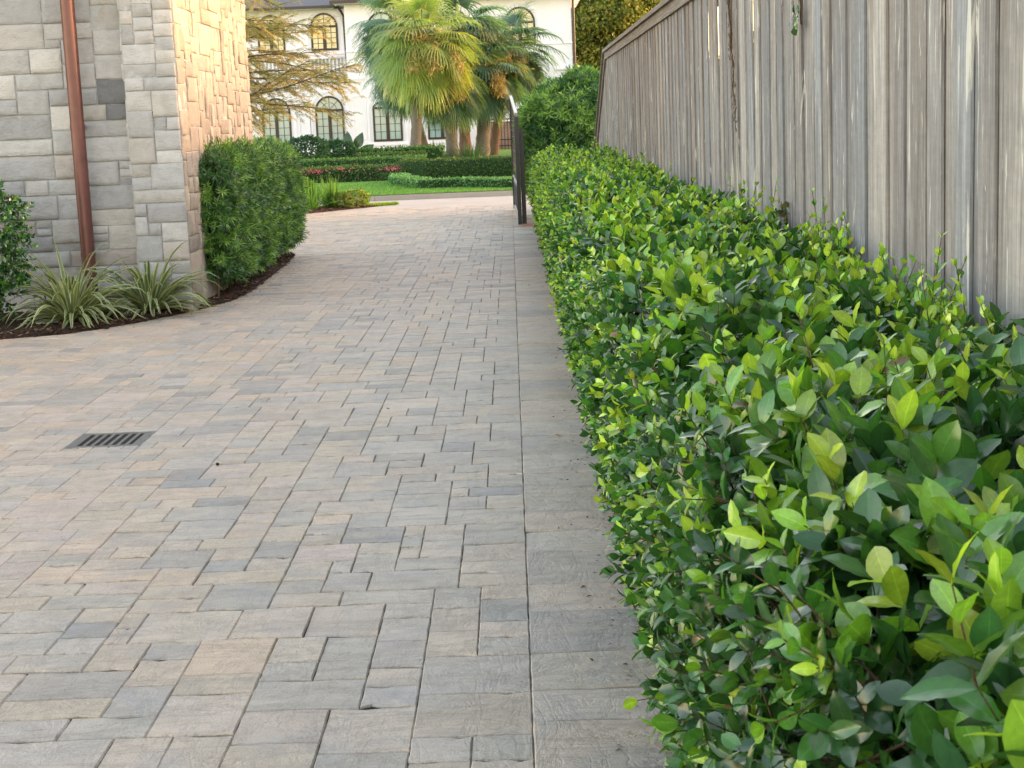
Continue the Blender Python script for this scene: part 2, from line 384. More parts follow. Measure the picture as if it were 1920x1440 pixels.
# border course of wider stones beside the hedge
y = 1.6
while y < 30.4:
    h = random.choice([.229, .305, .305, .381]); rects.append((-.001, y, .40, min(y+h, 30.5))); y += h
pv = MB()
PAL = [((.385, .335, .285), 5), ((.41, .35, .285), 4), ((.435, .35, .275), 2.4), ((.33, .305, .275), 3.6), ((.27, .258, .243), 1.6), ((.36, .33, .295), 4), ((.41, .345, .30), 1.6)]
for (x0, y0, x1, y1) in rects:
    cx, cy = (x0+x1)/2, (y0+y1)/2
    if cy > 12 and cy < 20.6 and cx < bedx(cy)-.5: continue
    if cy > 20.6 and cx < -8: continue
    sh = 1+.0*cx
    pal = PAL if random.random() < .35+.65*min(1, max(0, (cx+3.2)/2.2)) else PAL[:3]+PAL[6:]  # warm bounce from the sunlit wall painted in: tanner stones leftwards
    if x0 > -.01: pal = [PAL[0], PAL[3], PAL[5], ((.28, .268, .255), 2)]
    if -.6 < cx < 0: pal = [PAL[0], PAL[3], PAL[4], PAL[5]]
    c = np.array(random.choices([p[0] for p in pal], [p[1] for p in pal])[0])*random.uniform(.93, 1.08)*np.array([1.05, random.uniform(.985, 1.005), random.uniform(.92, .96)])
    gx_ = random.uniform(.0006, .0013); gy_ = random.uniform(.0018, .0034); z0 = random.gauss(0, .0009); tx, ty = random.gauss(0, .006), random.gauss(0, .009)
    nseg = 5 if cy < 11 else (3 if cy < 18 else 1); P = []
    cs = [(x0+gx_, y0+gy_), (x1-gx_, y0+gy_), (x1-gx_, y1-gy_), (x0+gx_, y1-gy_)]
    for a in range(4):
        ax, ay = cs[a]; bx, by = cs[(a+1) % 4]
        for s_ in range(nseg):
            t = s_/nseg; jit = .0026 if nseg > 1 else 0
            jx, jy = (.0008, .0055) if a in (0, 2) else (.0011, .001)
            if nseg == 1: jx = jy = 0
            sg = 1 if a == 0 else -1
            P.append((ax+(bx-ax)*t+random.uniform(-jx, jx), ay+(by-ay)*t+(sg*max(0, random.gauss(0, jy)) if a in (0, 2) else random.uniform(-jy, jy))))
    n = len(P); P = np.array(P); ctr = np.array([cx, cy])
    ins = P+(ctr-P)/np.linalg.norm(ctr-P, axis=1)[:, None]*.0042
    zt = z0+(ins[:, 0]-cx)*tx+(ins[:, 1]-cy)*ty+np.random.default_rng(int(cy*1000)+n).normal(0, .0006, n)
    V = np.concatenate([np.c_[P, np.full(n, -.016)], np.c_[P, zt-.0048], np.c_[ins, zt], [[cx, cy, z0+.0007]]])
    F4 = [(b*n+q, b*n+(q+1) % n, (b+1)*n+(q+1) % n, (b+1)*n+q) for b in (0, 1) for q in range(n)]
    base = pv.n; pv.add(V, F4, c)
    T = np.array([(2*n+q, 2*n+(q+1) % n, 3*n) for q in range(n)])+base
    pv.L.append(T.ravel()); pv.N.append(np.full(n, 3))
tag(pv.build('driveway', MT['paver']), kind='structure')
sheet('joint_bed', [(-9.6, 1.2), (.42, 1.2), (.42, 30.5), (-9.6, 30.5)], -.0075, MT['joint'])
sheet('drive_apron', [(-4.2, 30.5), (3, 30.5), (3, 31.3), (-4.0, 31.3)], -.004, MT['street'])

# drain
dr = empty('drain_grate', ((GRX[0]+GRX[1])/2, (GRY[0]+GRY[1])/2, 0), 'square iron drain grate set in the paved driveway, rust in its slots', 'drain')
m = MB(); w = GRX[1]-GRX[0]
for a, b in (((GRX[0], GRY[0]), (GRX[1], GRY[0]+.05)), ((GRX[0], GRY[1]-.03), (GRX[1], GRY[1])), ((GRX[0], GRY[0]+.05), (GRX[0]+.05, GRY[1]-.03)), ((GRX[1]-.05, GRY[0]+.05), (GRX[1], GRY[1]-.03))):
    m.box((a[0], a[1], -.02), (b[0], b[1], -.002))
m.build('frame', MT['iron'], dr)
m = MB()
for q in range(6):
    xx = GRX[0]+.05+(w-.1)/6.5*(q+.75); m.box((xx-.009, GRY[0]+.05, -.022), (xx+.009, GRY[1]-.03, -.004))
m.build('bars', MT['iron'], dr)
MB().box((GRX[0]+.02, GRY[0]+.02, -.034), (GRX[1]-.02, GRY[1]-.02, -.030)).build('sump', MT['rust'], dr)

# ------------------------------------------------------------------ mulch beds
def bed(name, poly_rows, hfun, mat, chips, label):
    m = MB(); rows = len(poly_rows); K = len(poly_rows[0])
    V = np.array([(x, y, hfun(x, y, q/(K-1))) for row in poly_rows for q, (x, y) in enumerate(row)])
    m.add(V, [(i*K+j, i*K+j+1, (i+1)*K+j+1, (i+1)*K+j) for i in range(rows-1) for j in range(K-1)])
    o = tag(m.build(name, mat, smooth=True), kind='structure')
    if chips:
        c = MB(); Vq = V.reshape(rows, K, 3); n = chips
        i = rng.integers(0, rows-1, n); j = rng.integers(0, K-1, n); a = rng.uniform(0, 1, (n, 1)); b = rng.uniform(0, 1, (n, 1))
        P = (Vq[i, j]*(1-a)+Vq[i+1, j]*a)*(1-b)+(Vq[i, j+1]*(1-a)+Vq[i+1, j+1]*a)*b
        P[:, 2] += rng.uniform(.001, .012, n)
        D = rdir(n); D[:, 2] *= .25
        put(c, (np.array([(-.5, 0, 0), (.5, 0, 0), (.4, 1, 0), (-.4, 1, .05)]), np.array([(0, 1, 2, 3)]), np.ones(4)), P, D, rdir(n, 2), rng.uniform(.012, .045, n),
            blend(n, [(.03, .02, .014), (.09, .045, .03), (.16, .09, .055), (.28, .20, .13)], [4, 4, 2, .5]), .3)
        tag(c.build('mulch_chips', MT['chip']), label, 'mulch', kind='stuff')
    return o
rows = []
fine = []
for (a, b) in zip(bed_edge[:-1], bed_edge[1:]):
    for t in np.linspace(0, 1, 8, endpoint=False): fine.append((a[0]+(b[0]-a[0])*t, a[1]+(b[1]-a[1])*t))
fine.append(bed_edge[-1])
ex = np.array(fine); ke = np.ones(9)/9                       # smooth the curve
pad = np.concatenate([np.repeat(ex[:1], 4, 0), ex, np.repeat(ex[-1:], 4, 0)]); ex = np.stack([np.convolve(pad[:, q], ke, 'valid') for q in (0, 1)], 1)
inner = np.array([(-9.5, 14.2), (-3.6, 14.2)]); 
rows = []
for (x, y) in ex:
    if x < -3.4 and y < 13: tx_, ty_ = x, 14.3
    elif y < 19.9: tx_, ty_ = -3.6, max(y, 14.3)
    else: tx_, ty_ = min(x, -3.6), 19.0
    rows.append([(x+(tx_-x)*q, y+(ty_-y)*q) for q in (0, .02, .06, .15, .3, .5, .75, 1)])
bed('mulch_bed', rows, lambda x, y, q: (-.01 if q == 0 else .012+.03*min(1, q*3)+.008*mnoise.noise(Vector((x*9, y*9, 0)))), MT['mulch'], 9000, 'dark shredded mulch beside the stone building')
rows = [[(.415, yy), (.43, yy), (.6, yy), (.9, yy), (1.29, yy)] for yy in np.linspace(1.2, 23, 60)]
bed('hedge_bed', rows, lambda x, y, q: (-.01 if q == 0 else .01+.015*mnoise.noise(Vector((x*9, y*9, 0)))), MT['mulch'], 3000, 'dark mulch under the long leafy hedge')
rows = []
for t in np.linspace(0, 1, 14):
    x0_, y0_ = -3.95+(1.3)*t, 29.6+2.55*t
    rows.append([(x0_-q*.9*(1-t*.6)-q*1.2, y0_+q*(1.5*(1-t)+.1)) for q in (0, .1, .3, .6, 1)])
rows = [[(-7.5, 28.6), (-7.6, 29.5), (-7.7, 30.5), (-7.8, 31.2), (-7.9, 31.8)]]+rows
bed('far_mulch_bed', rows, lambda x, y, q: (-.01 if q == 0 else .03+.02*mnoise.noise(Vector((x*5, y*5, 0)))), MT['mulch'], 3000, 'reddish mulch under the blade-leaved plants by the street')
# grass tip between drive and street, sunlight painted into its yellow-green
gb = MB(); n = 5000; t = rng.uniform(0, 1, n); q = rng.uniform(-1, 1, n)
P = np.stack([-3.1+.75*t+0*q, 32.05+.35*t+q*.30*(1-t), np.zeros(n)], 1)
put(gb, (np.array([(-.5, 0, 0), (.5, 0, 0), (.0, 1, 0)]), np.array([(0, 1, 2)]), np.ones(3)), P, rdir(n, 1.6), rdir(n), rng.uniform(.04, .07, n), blend(n, [(.16, .30, .05), (.3, .42, .06)], [1, 1]), .3)
tag(gb.build('verge_grass', MT['farleaf']), 'small tongue of grass, painted sunlit yellow-green, between the driveway and the street', 'grass', kind='stuff')

# ------------------------------------------------------------------ stone building
def ashlar(w, h, u, sizes, seed):
    st = random.getstate(); random.seed(seed)
    nx, ny = int(round(w/u)), int(round(h/u)); occ = np.zeros((nx, ny), bool); out = []
    for j in range(ny):
        for i in range(nx):
            if occ[i, j]: continue
            opts = [(s, wt) for s, wt in sizes if i+s[0] <= nx and j+s[1] <= ny and not occ[i:i+s[0], j:j+s[1]].any()]
            if opts:
                ww = []
                for s_, w_ in opts:
                    q = i+s_[0]; gap = 0
                    while q < nx and not occ[q, j]: gap += 1; q += 1
                    ww.append(w_*(.01 if gap == 1 else 1)*(.05 if ny-j-s_[1] == 1 else 1))
                s = random.choices([o[0] for o in opts], ww)[0]
            if not opts:
                r = i
                while r < nx and not occ[r, j] and r-i < 5: r += 1
                s = (r-i, 1)
            occ[i:i+s[0], j:j+s[1]] = True; out.append((i*u, j*u, (i+s[0])*u, (j+s[1])*u))
    random.setstate(st); return out
def stones(mb, blocks, O, ux, un, pal, depth=.010, rough=.010, gap=.0036):
    """blocks in a wall plane: origin O, horizontal axis ux, outward normal un"""
    O = np.array(O, float); ux = np.array(ux, float); un = np.array(un, float); uz = np.array([0, 0, 1.])
    for (a, b, c, d) in blocks:
        nx = max(3, int((c-a)/.03)+1); ny = max(3, int((d-b)/.03)+1)
        s = np.concatenate([[0], np.linspace(.007/(c-a), 1-.007/(c-a), nx-1), [1]]); t = np.concatenate([[0], np.linspace(.006/(d-b), 1-.006/(d-b), ny-1), [1]])
        Sg, Tg = np.meshgrid(s, t, indexing='ij'); ja, jb, jc, jd = [random.uniform(-.003, .003) for _ in range(4)]
        uu = a+gap+ja+(c-a-2*gap+jc-ja)*Sg; vv = b+gap+jb+(d-b-2*gap+jd-jb)*Tg
        edge = np.minimum(np.minimum(uu-a-gap, c-gap-uu), np.minimum(vv-b-gap, d-gap-vv)); edge = np.clip(edge, 0, .005)/.005
        sd_ = random.uniform(0, 50); dd = depth+random.uniform(-.006, .010)
        nz = np.array([[mnoise.noise(Vector((uu[i, j]*7+sd_, vv[i, j]*7, sd_)))+.6*mnoise.noise(Vector((uu[i, j]*19+sd_, vv[i, j]*19, 3)))+.35*mnoise.noise(Vector((uu[i, j]*45+sd_, vv[i, j]*45, 7))) for j in range(ny+1)] for i in range(nx+1)])
        out_ = dd*(.35+.65*edge**.5)+rough*nz*(.3+.7*edge)+random.uniform(-.02, .02)*(Sg-.5)*.3+random.uniform(-.02, .02)*(Tg-.5)*.3
        uu = uu+np.where((Sg == 0) | (Sg == 1), nz*.004, 0); vv = vv+np.where((Tg == 0) | (Tg == 1), nz*.004, 0)
        V = O+uu[..., None]*ux+vv[..., None]*uz+out_[..., None]*un
        V = V.reshape(-1, 3); K = ny+1
        F = [(i*K+j, (i+1)*K+j, (i+1)*K+j+1, i*K+j+1) for i in range(nx) for j in range(ny)]
        # skirt back to the mortar
        per = [i*K for i in range(nx+1)]+[nx*K+j for j in range(1, ny+1)]+[i*K+ny for i in range(nx-1, -1, -1)]+[j for j in range(ny-1, 0, -1)]
        nb = len(V); B = (O+uu.reshape(-1)[per][:, None]*ux+vv.reshape(-1)[per][:, None]*uz-.01*un)
        F += [(per[(q+1) % len(per)], per[q], nb+q, nb+(q+1) % len(per)) for q in range(len(per))]
        col = np.array(random.choices([p[0] for p in pal], [p[1] for p in pal])[0])*random.uniform(.85, 1.15)
        mb.add(np.concatenate([V, B]), F, col)
SP = [((.40, .385, .38), 5), ((.38, .37, .37), 5), ((.44, .42, .405), 3), ((.345, .34, .345), 2.5), ((.40, .375, .35), 2), ((.42, .40, .36), .4), ((.40, .355, .33), .8), ((.19, .19, .20), .05)]
WX0, WX1 = -9.3, -2.83; WYF, WYP, WYB = 13.88, 13.72, 17.5; WH = 4.2
bld = empty('stone_building', (-6, 15.6, 0), 'grey split-stone building with a projecting corner pier and sunlit side wall', 'building')
m = MB(); m.box((WX0, WYF, -.1), (-3.28, WYB, WH)); m.box((-3.28, WYP, -.1), (WX1, WYB, WH))
m.build('mortar_wall', MT['mortar'], bld)
u = .070
m = MB(); W1 = WX1-.45-WX0
sz = [((5, 2), 3), ((7, 2), 5), ((9, 2), 4), ((6, 2), 3), ((6, 3), 3), ((9, 3), 2.5), ((8, 3), 2), ((4, 3), .8), ((3, 2), 1), ((7, 1), .8), ((5, 3), 1.5)]
stones(m, ashlar(W1, WH, u, sz, 31), (WX0, WYF, 0), (1, 0, 0), (0, -1, 0), SP); m.build('front_stone', MT['stone'], bld, True)
m = MB(); sz2 = [((2, 2), 1), ((3, 2), 2), ((4, 2), 2.5), ((6, 3), 4), ((5, 3), 4), ((4, 3), 3), ((2, 3), 1.2), ((4, 4), 2.5), ((5, 4), 2), ((8, 3), 1), ((8, 2), .6), ((5, 2), 2)]
stones(m, ashlar(.45, WH, .05625, sz2, 12), (-3.28, WYP, 0), (1, 0, 0), (0, -1, 0), SP)
stones(m, ashlar(.15, WH, .05, [((3, 2), 1), ((3, 3), 1), ((3, 4), 1)], 3), (-3.28, WYP+.15, 0), (0, -1, 0), (-1, 0, 0), SP, depth=.006, rough=.005)
m.build('corner_pier', MT['stone'], bld, True)
m = MB(); SP_LIT = [((.30, .270, .228), 5), ((.32, .287, .24), 4), ((.28, .252, .215), 4), ((.33, .297, .245), 2), ((.245, .22, .195), .8)]  # same stone as the front, tanned to paint in the warm sunlight
sz3 = [((3, 2), 2.5), ((4, 2), 3), ((6, 2), 3), ((5, 3), 3), ((7, 3), 2), ((3, 3), 1.5), ((2, 3), 1.2), ((4, 4), 1.2), ((6, 4), 1), ((2, 4), .8)]
stones(m, ashlar(WYB-WYP, WH, .0727, sz3, 23), (WX1, WYP, 0), (0, 1, 0), (1, 0, 0), SP_LIT, rough=.010, depth=.009); m.build('side_stone', MT['stone'], bld, True)
# one loose black stone gap on the front by the pier
MB().box((WX0-.3, WYF-.35, WH), (WX1+.35, WYB+.35, WH+.2)).build('eave', MT['darkmetal'], bld)
# downspout
ds = empty('downspout', (-3.72, 13.72, 0), 'reddish brown round downspout standing against the stone wall', 'downspout')
m = MB(); zs = np.linspace(.10, WH, 40); m.tube([(-3.715, 13.73, z) for z in zs], .060, 20); m.build('pipe', MT['copper'], ds, True)
m = MB()
for z in (.52, 1.62, 3.4):
    m = MB(); m.tube([(-3.715, 13.73, z), (-3.715, 13.73, z+.035)], .064, 20); m.box((-3.735, 13.78, z), (-3.695, 13.9, z+.03)); m.build('strap', MT['copper'], ds)

# ------------------------------------------------------------------ wooden fence
FX = 1.30; FZ = 2.385
def ftop(y): return FZ if y <= 21.0 else FZ-(y-21.0)*.44
fn = empty('wooden_fence', (FX, 12, 0), 'tall weathered grey board fence with a capped top sloping down at its far end', 'fence')
m = MB(); y = .4; PB = [(.31, .285, .27), (.33, .31, .295), (.37, .34, .31), (.285, .28, .28), (.33, .295, .265), (.41, .375, .34), (.31, .31, .315), (.27, .255, .25)]
def board(y0, y1, x, th, c):
    nz = 6; lean = random.gauss(0, .0015); zt0, zt1 = ftop(y0), ftop(y1)
    V = []; cup = random.uniform(-.002, .003)
    for k_ in range(nz+1):
        t = k_/nz
        for (yy, zt) in ((y0, zt0), ((y0+y1)/2, (zt0+zt1)/2), (y1, zt1)):
            z = .04+(zt-.04)*t; xo = x+lean*t+(cup if yy not in (y0, y1) else 0)+.0008*math.sin(z*5+y0*40)
            V.append((xo, yy, z))
    n1 = len(V); V += [(a+th, b, c_) for a, b, c_ in V]
    F = []
    for k_ in range(nz):
        for j in range(2):
            a = k_*3+j; F.append((a, a+3, a+4, a+1)); F.append((n1+a, n1+a+1, n1+a+4, n1+a+3))
        F.append((k_*3, n1+k_*3, n1+k_*3+3, k_*3+3)); F.append((k_*3+2, k_*3+5, n1+k_*3+5, n1+k_*3+2))
    m.add(V, F, c)
while y < 24.3:
    wb = random.choice([.14, .14, .16, .185])+random.uniform(-.006, .006); gp = random.choice([.03, .085, .095, .13, .14])+random.uniform(-.01, .01)
    c = np.array(random.choice(PB))*random.uniform(.85, 1.12)*np.array([.85, .875, .92])
    board(y, y+wb, FX+random.uniform(-.001, .002), .0095, c)
    c = np.array(random.choice(PB))*random.uniform(.82, 1.08)*np.array([.85, .875, .92])
    board(y+wb-.02, y+wb+gp+.02, FX+.0125, .016, c)
    y += wb+gp
m.build('boards', MT['board'], fn)
m = MB()
def strip(x0, x1, dz0, dz1, mb):
    pts = [.3]+list(np.arange(3, 21, 3.0))+[21.0, 24.42]
    for a, b in zip(pts[:-1], pts[1:]):
        za, zb = ftop(a), ftop(b); jj = random.gauss(0, .002); e = .002
        V = [(x0, a+e, za+dz0+jj), (x1, a+e, za+dz0+jj), (x1, a+e, za+dz1+jj), (x0, a+e, za+dz1+jj), (x0, b-e, zb+dz0+jj), (x1, b-e, zb+dz0+jj), (x1, b-e, zb+dz1+jj), (x0, b-e, zb+dz1+jj)]
        mb.add(V, [(0, 1, 2, 3), (7, 6, 5, 4), (0, 4, 5, 1), (3, 2, 6, 7), (0, 3, 7, 4), (1, 5, 6, 2)])
strip(FX-.05, FX+.09, .004, .042, m); m.build('cap', MT['capwood'], fn)
m = MB(); strip(FX-.022, FX-.003, -.085, .001, m); m.build('trim_board', MT['capwood'], fn)
MB().box((FX-.03, 24.34, 0), (FX+.07, 24.44, .84)).build('end_post', MT['capwood'], fn)
# rails behind
m = MB()
for z in (.35, 1.3, 2.2): m.box((FX+.036, .4, z), (FX+.075, 21.0 if z > 1.3 else 23.0, z+.09))
m.build('rails', MT['capwood'], fn)

# dead vine and ivy on the fence
def fence_pt(u, v, off=.012):
    d = MW@np.array([u-960, v-720, FPX]); return EYE+d*((FX-off)/d[0])
v0, v1 = fence_pt(1368, 2), fence_pt(1382, 245)
vn = empty('dead_vine', tuple(v1), 'dead leafless vine clinging to the fence boards in a thin vertical line', 'vine')
m = MB(); P = []
for t in np.linspace(-.15, 1, 60):
    p = v0+(v1-v0)*t; P.append((p[0]-.004, p[1]+.03*math.sin(t*21)+random.gauss(0, .012), p[2]))
m.tube(P, np.linspace(.006, .002, 60), 4)
for q in range(70):
    b = np.array(P[random.randrange(60)]); L_ = [b]; a = random.uniform(0, 6.28)
    for s_ in range(6):
        a += random.gauss(0, .8); L_.append(L_[-1]+np.array([random.uniform(-.004, .002), math.cos(a)*.018, math.sin(a)*.014]))
    m.tube(L_, .0015, 3, cap=False)
m.build('stem', MT['twig'], vn)
LT3 = leaf_t(3, .85, .15, .2, .7)
def ivy(u0, v0_, v1_, nleaf, label, sz, cols):
    a, b = fence_pt(u0, v0_), fence_pt(u0+4, v1_); o = empty('ivy_vine', tuple(b), label, 'vine')
    mm = MB(); mm.tube([a+(b-a)*t+np.array([-.008, .01*math.sin(9*t), 0]) for t in np.linspace(0, 1, 12)], .004, 5); mm.build('stem', MT['twig'], o)
    mm = MB(); t = rng.uniform(0, 1, nleaf); P = a+(b-a)*t[:, None]+np.c_[-rng.uniform(.01, .04, nleaf), rng.normal(0, .035, nleaf), rng.normal(0, .02, nleaf)]
    D = np.c_[rng.normal(-.2, .3, nleaf), rng.normal(0, .7, nleaf), rng.normal(-.5, .5, nleaf)]; N = np.tile([-1., 0, .4], (nleaf, 1))+rng.normal(0, .4, (nleaf, 3))
    put(mm, LT3, P, D, N, rng.uniform(.6, 1.1, nleaf)*sz, blend(nleaf, cols, np.ones(len(cols)))); mm.build('leaves', MT['leaf'], o, True)
ivy(1502, -25, 45, 16, 'small green ivy sprig hanging over the fence from its top', .05, [(.03, .10, .03), (.02, .06, .03), (.10, .18, .04)])
ivy(1476, 378, 440, 30, 'dark ivy shoot climbing the fence just above the long hedge', .035, [(.03, .07, .02), (.06, .05, .03), (.10, .10, .04)])

# ------------------------------------------------------------------ long glossy hedge beside the fence
HX0, HX1, HY0, HY1 = .40, 1.24, 1.0, 22.3
def htop(x, y):
    base = np.interp(y, [0, 3, 4.5, 7, 11, 16, 20, 23], [.90, .93, .93, .97, 1.03, 1.08, 1.10, 1.08])
    b = base+.06*fbm(x*2.2, y*2.2, 1, 3, 1.0)+.09*np.clip((x-.9)/.3, 0, 1)*fbm(x*0, y*2.6, 1, 2, 5.0)-.05*np.clip((x-.95)/.3, 0, 1)*(y < 18)
    edge = np.clip((HX0+.12-x)/.14, 0, 1); return b-.09*edge**2
def hside(y, z): return HX0-.07+.04*fbm(y*3.1, z*3.1, 1, 3, 4.0)+.05*np.clip((.25-z)/.25, 0, 1)-.05*np.exp(-((z-.62)/.25)**2)
hg = empty('leafy_hedge', (.8, 11, 0), 'long waist-high hedge of glossy oval leaves growing along the wooden fence', 'hedge')
m = MB(); 
ny = 120; prof = lambda y: [(HX0+.17, 0), (HX0+.16, .25), (HX0+.13, .6), (HX0+.15, htop(.55, y)-.24), (HX0+.26, htop(.65, y)-.17), (.95, htop(.95, y)-.17), (HX1-.04, htop(1.2, y)-.2), (HX1-.03, 0)]
V = [(x+.03*mnoise.noise(Vector((y_*6, x*8, z*8))), y_, max(0, z+.05*mnoise.noise(Vector((y_*5, x*7, z*7+4))))) for y_ in np.linspace(HY0, HY1-.25, ny) for x, z in prof(y_)]
m.add(V, [(i*8+j, (i+1)*8+j, (i+1)*8+j+1, i*8+j+1) for i in range(ny-1) for j in range(7)])
m.add(V[-8:], [tuple(range(8))]); m.build('inner_growth', MT['core'], hg, True)
# woody stems
m = MB()
for y_ in np.arange(HY0, HY1, .16):
    bx, by = random.uniform(.62, .85), y_+random.uniform(-.05, .05); near = y_ < 8
    for q in range(5 if near else 2):
        a = random.uniform(0, 6.28); ex_, ey = bx+random.uniform(-.32, .3), by+random.uniform(-.3, .3); zt = float(htop(.7, y_))-random.uniform(.04, .3)
        pts = [(bx+(ex_-bx)*t**1.3+random.gauss(0, .008), by+(ey-by)*t**1.2+random.gauss(0, .008), zt*t) for t in np.linspace(0, 1, 7)]
        m.tube(pts, np.linspace(.010, .003, 7), 5 if near else 4, cap=False)
        if near:
            for w_ in range(5):
                i = random.randrange(2, 6); b = np.array(pts[i]); dd = np.array([random.uniform(-1, .5), random.uniform(-1, 1), random.uniform(-.1, .9)]); dd /= np.linalg.norm(dd)
                m.tube([b, b+dd*.1, b+dd*.2+np.array([0, 0, .02])], [.004, .003, .0018], 4, cap=False)
m.build('branches', MT['twig'], hg, True)
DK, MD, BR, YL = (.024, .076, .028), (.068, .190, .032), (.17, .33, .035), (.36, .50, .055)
fol = MB(); stm = MB(); nw = MB()
def leaf_vein(nseg, w, fold, curl, p):
    t = np.linspace(0, 1, nseg+1); prof = np.clip(np.sin(math.pi*t**p), 0, 1)**.72*.5*w; prof[0] = .03*w; prof[-1] = .012*w; V = []; C = []
    for i in range(nseg+1):
        for xx, cc in ((-1, .9), (-.5, .98), (-.06, 1.02), (0, 1.5), (.06, 1.02), (.5, .98), (1, .9)):
            V.append((xx*prof[i], t[i], -curl*t[i]**2+fold*prof[i]*abs(xx)**1.5+(.018*math.sin(i*2.3+xx) if abs(xx) == 1 else 0))); C.append(cc)
    return np.array(V), np.array([(i*7+j, i*7+j+1, i*7+j+8, i*7+j+7) for i in range(nseg) for j in range(6)]), np.array(C)
T5 = leaf_vein(8, .54, .16, .26, 1.05); T3 = leaf_t(5, .54, .2, .22, 1.0); T2 = leaf_t(2, .60, .3, .15, .9)
def surf(n, y0, y1, part):
    y = rng.uniform(y0, y1, n)
    if part == 'top':
        x = rng.uniform(HX0-.02, HX1+.03, n); z = htop(x, y); nrm = np.tile([0., 0, 1.], (n, 1)); nrm[:, 0] -= np.clip((HX0+.12-x)/.15, 0, 1)*.9
    elif part == 'end':
        x = rng.uniform(HX0, HX1, n); z = rng.uniform(.05, 1, n)*htop(x, y); y = np.full(n, y1)+rng.normal(0, .03, n); nrm = np.tile([0, 1., 0], (n, 1))
    else:
        z = rng.uniform(.0, .97, n)*htop(np.full(n, .45), y); x = hside(y, z); nrm = np.tile([-1., 0, 0.], (n, 1))
    return np.stack([x, y, z], 1), nrm
def laurel(n, y0, y1, part, tm, leaf, L, nodes, inset, bright, stem):
    P, N = surf(n, y0, y1, part)
    P = P-N*(inset+rng.uniform(0, .07, n))[:, None]
    D = N*1.0+rng.normal(0, .55, (n, 3)); D[:, 2] += (.25 if part == 'top' else .55)
    clump = .5+.5*np.clip(fbm(P[:, 0]*3+P[:, 2]*2, P[:, 1]*3, 1, 2, 9)*2.2, -1, 1)
    if part == 'top':
        kp = rng.uniform(0, 1, n) < .45+.8*clump; P, N, D, clump = P[kp], N[kp], D[kp], clump[kp]; n = len(P)
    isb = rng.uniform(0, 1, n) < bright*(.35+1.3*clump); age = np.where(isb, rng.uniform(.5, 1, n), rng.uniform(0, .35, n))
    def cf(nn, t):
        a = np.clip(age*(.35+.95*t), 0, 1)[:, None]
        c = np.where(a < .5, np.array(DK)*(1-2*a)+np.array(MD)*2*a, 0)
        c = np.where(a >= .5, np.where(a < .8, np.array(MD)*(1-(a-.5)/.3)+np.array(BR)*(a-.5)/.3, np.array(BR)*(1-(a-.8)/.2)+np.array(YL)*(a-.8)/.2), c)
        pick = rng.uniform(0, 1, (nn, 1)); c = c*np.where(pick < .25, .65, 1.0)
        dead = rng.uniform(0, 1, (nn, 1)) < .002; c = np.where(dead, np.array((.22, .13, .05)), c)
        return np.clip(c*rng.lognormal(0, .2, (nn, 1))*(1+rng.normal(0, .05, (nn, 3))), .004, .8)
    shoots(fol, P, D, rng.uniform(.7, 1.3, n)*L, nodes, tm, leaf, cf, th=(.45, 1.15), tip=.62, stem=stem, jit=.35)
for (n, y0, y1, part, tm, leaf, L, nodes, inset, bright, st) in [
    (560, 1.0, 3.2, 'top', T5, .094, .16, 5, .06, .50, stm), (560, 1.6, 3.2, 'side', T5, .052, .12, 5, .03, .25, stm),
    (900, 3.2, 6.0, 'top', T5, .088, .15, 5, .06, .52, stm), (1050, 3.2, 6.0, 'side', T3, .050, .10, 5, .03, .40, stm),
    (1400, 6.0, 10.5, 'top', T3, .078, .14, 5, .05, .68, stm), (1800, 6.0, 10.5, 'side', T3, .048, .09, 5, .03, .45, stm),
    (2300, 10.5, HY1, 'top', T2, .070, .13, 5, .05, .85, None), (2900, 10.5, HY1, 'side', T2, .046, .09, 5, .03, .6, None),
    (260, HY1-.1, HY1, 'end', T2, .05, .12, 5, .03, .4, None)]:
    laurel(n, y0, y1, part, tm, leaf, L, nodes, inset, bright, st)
# deeper dark leaves so that no core shows
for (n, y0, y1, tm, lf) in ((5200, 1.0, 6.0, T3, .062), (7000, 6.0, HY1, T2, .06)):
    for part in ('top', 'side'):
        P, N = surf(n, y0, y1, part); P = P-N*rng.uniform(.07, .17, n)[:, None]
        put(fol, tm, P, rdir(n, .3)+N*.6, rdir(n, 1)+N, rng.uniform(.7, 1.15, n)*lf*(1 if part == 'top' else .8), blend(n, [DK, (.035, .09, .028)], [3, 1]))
# loose long shoots standing above the clipped top
n = 150; y_ = np.concatenate([rng.uniform(2.2, 9, 100), rng.uniform(9, 21, 50)]); x_ = np.where(rng.uniform(0, 1, n) < .5, rng.uniform(1.0, 1.22, n), rng.uniform(.5, 1.1, n))
P = np.stack([x_, y_, htop(x_, y_)-.04], 1); D = np.c_[rng.normal(-.05, .35, n), rng.normal(-.1, .35, n), np.ones(n)]
def cfl(nn, t):
    return blend(nn, [MD, BR, YL], [1.2-t, 1.4, .3+1.2*t])
shoots(fol, P, D, rng.uniform(.12, .27, n), 5, T5, .062, cfl, th=(.35, .8), tip=.45, stem=stm, jit=.3)
n = 46; y_ = rng.uniform(3.6, 8.5, n); x_ = rng.uniform(1.02, 1.22, n); P = np.stack([x_, y_, htop(x_, y_)-.06], 1); D = np.c_[rng.normal(-.12, .25, n), rng.normal(-.1, .35, n), np.ones(n)]
shoots(fol, P, D, rng.uniform(.18, .36, n), 7, T5, .055, cfl, th=(.3, .8), tip=.4, stem=stm, jit=.35, stemr=.002)
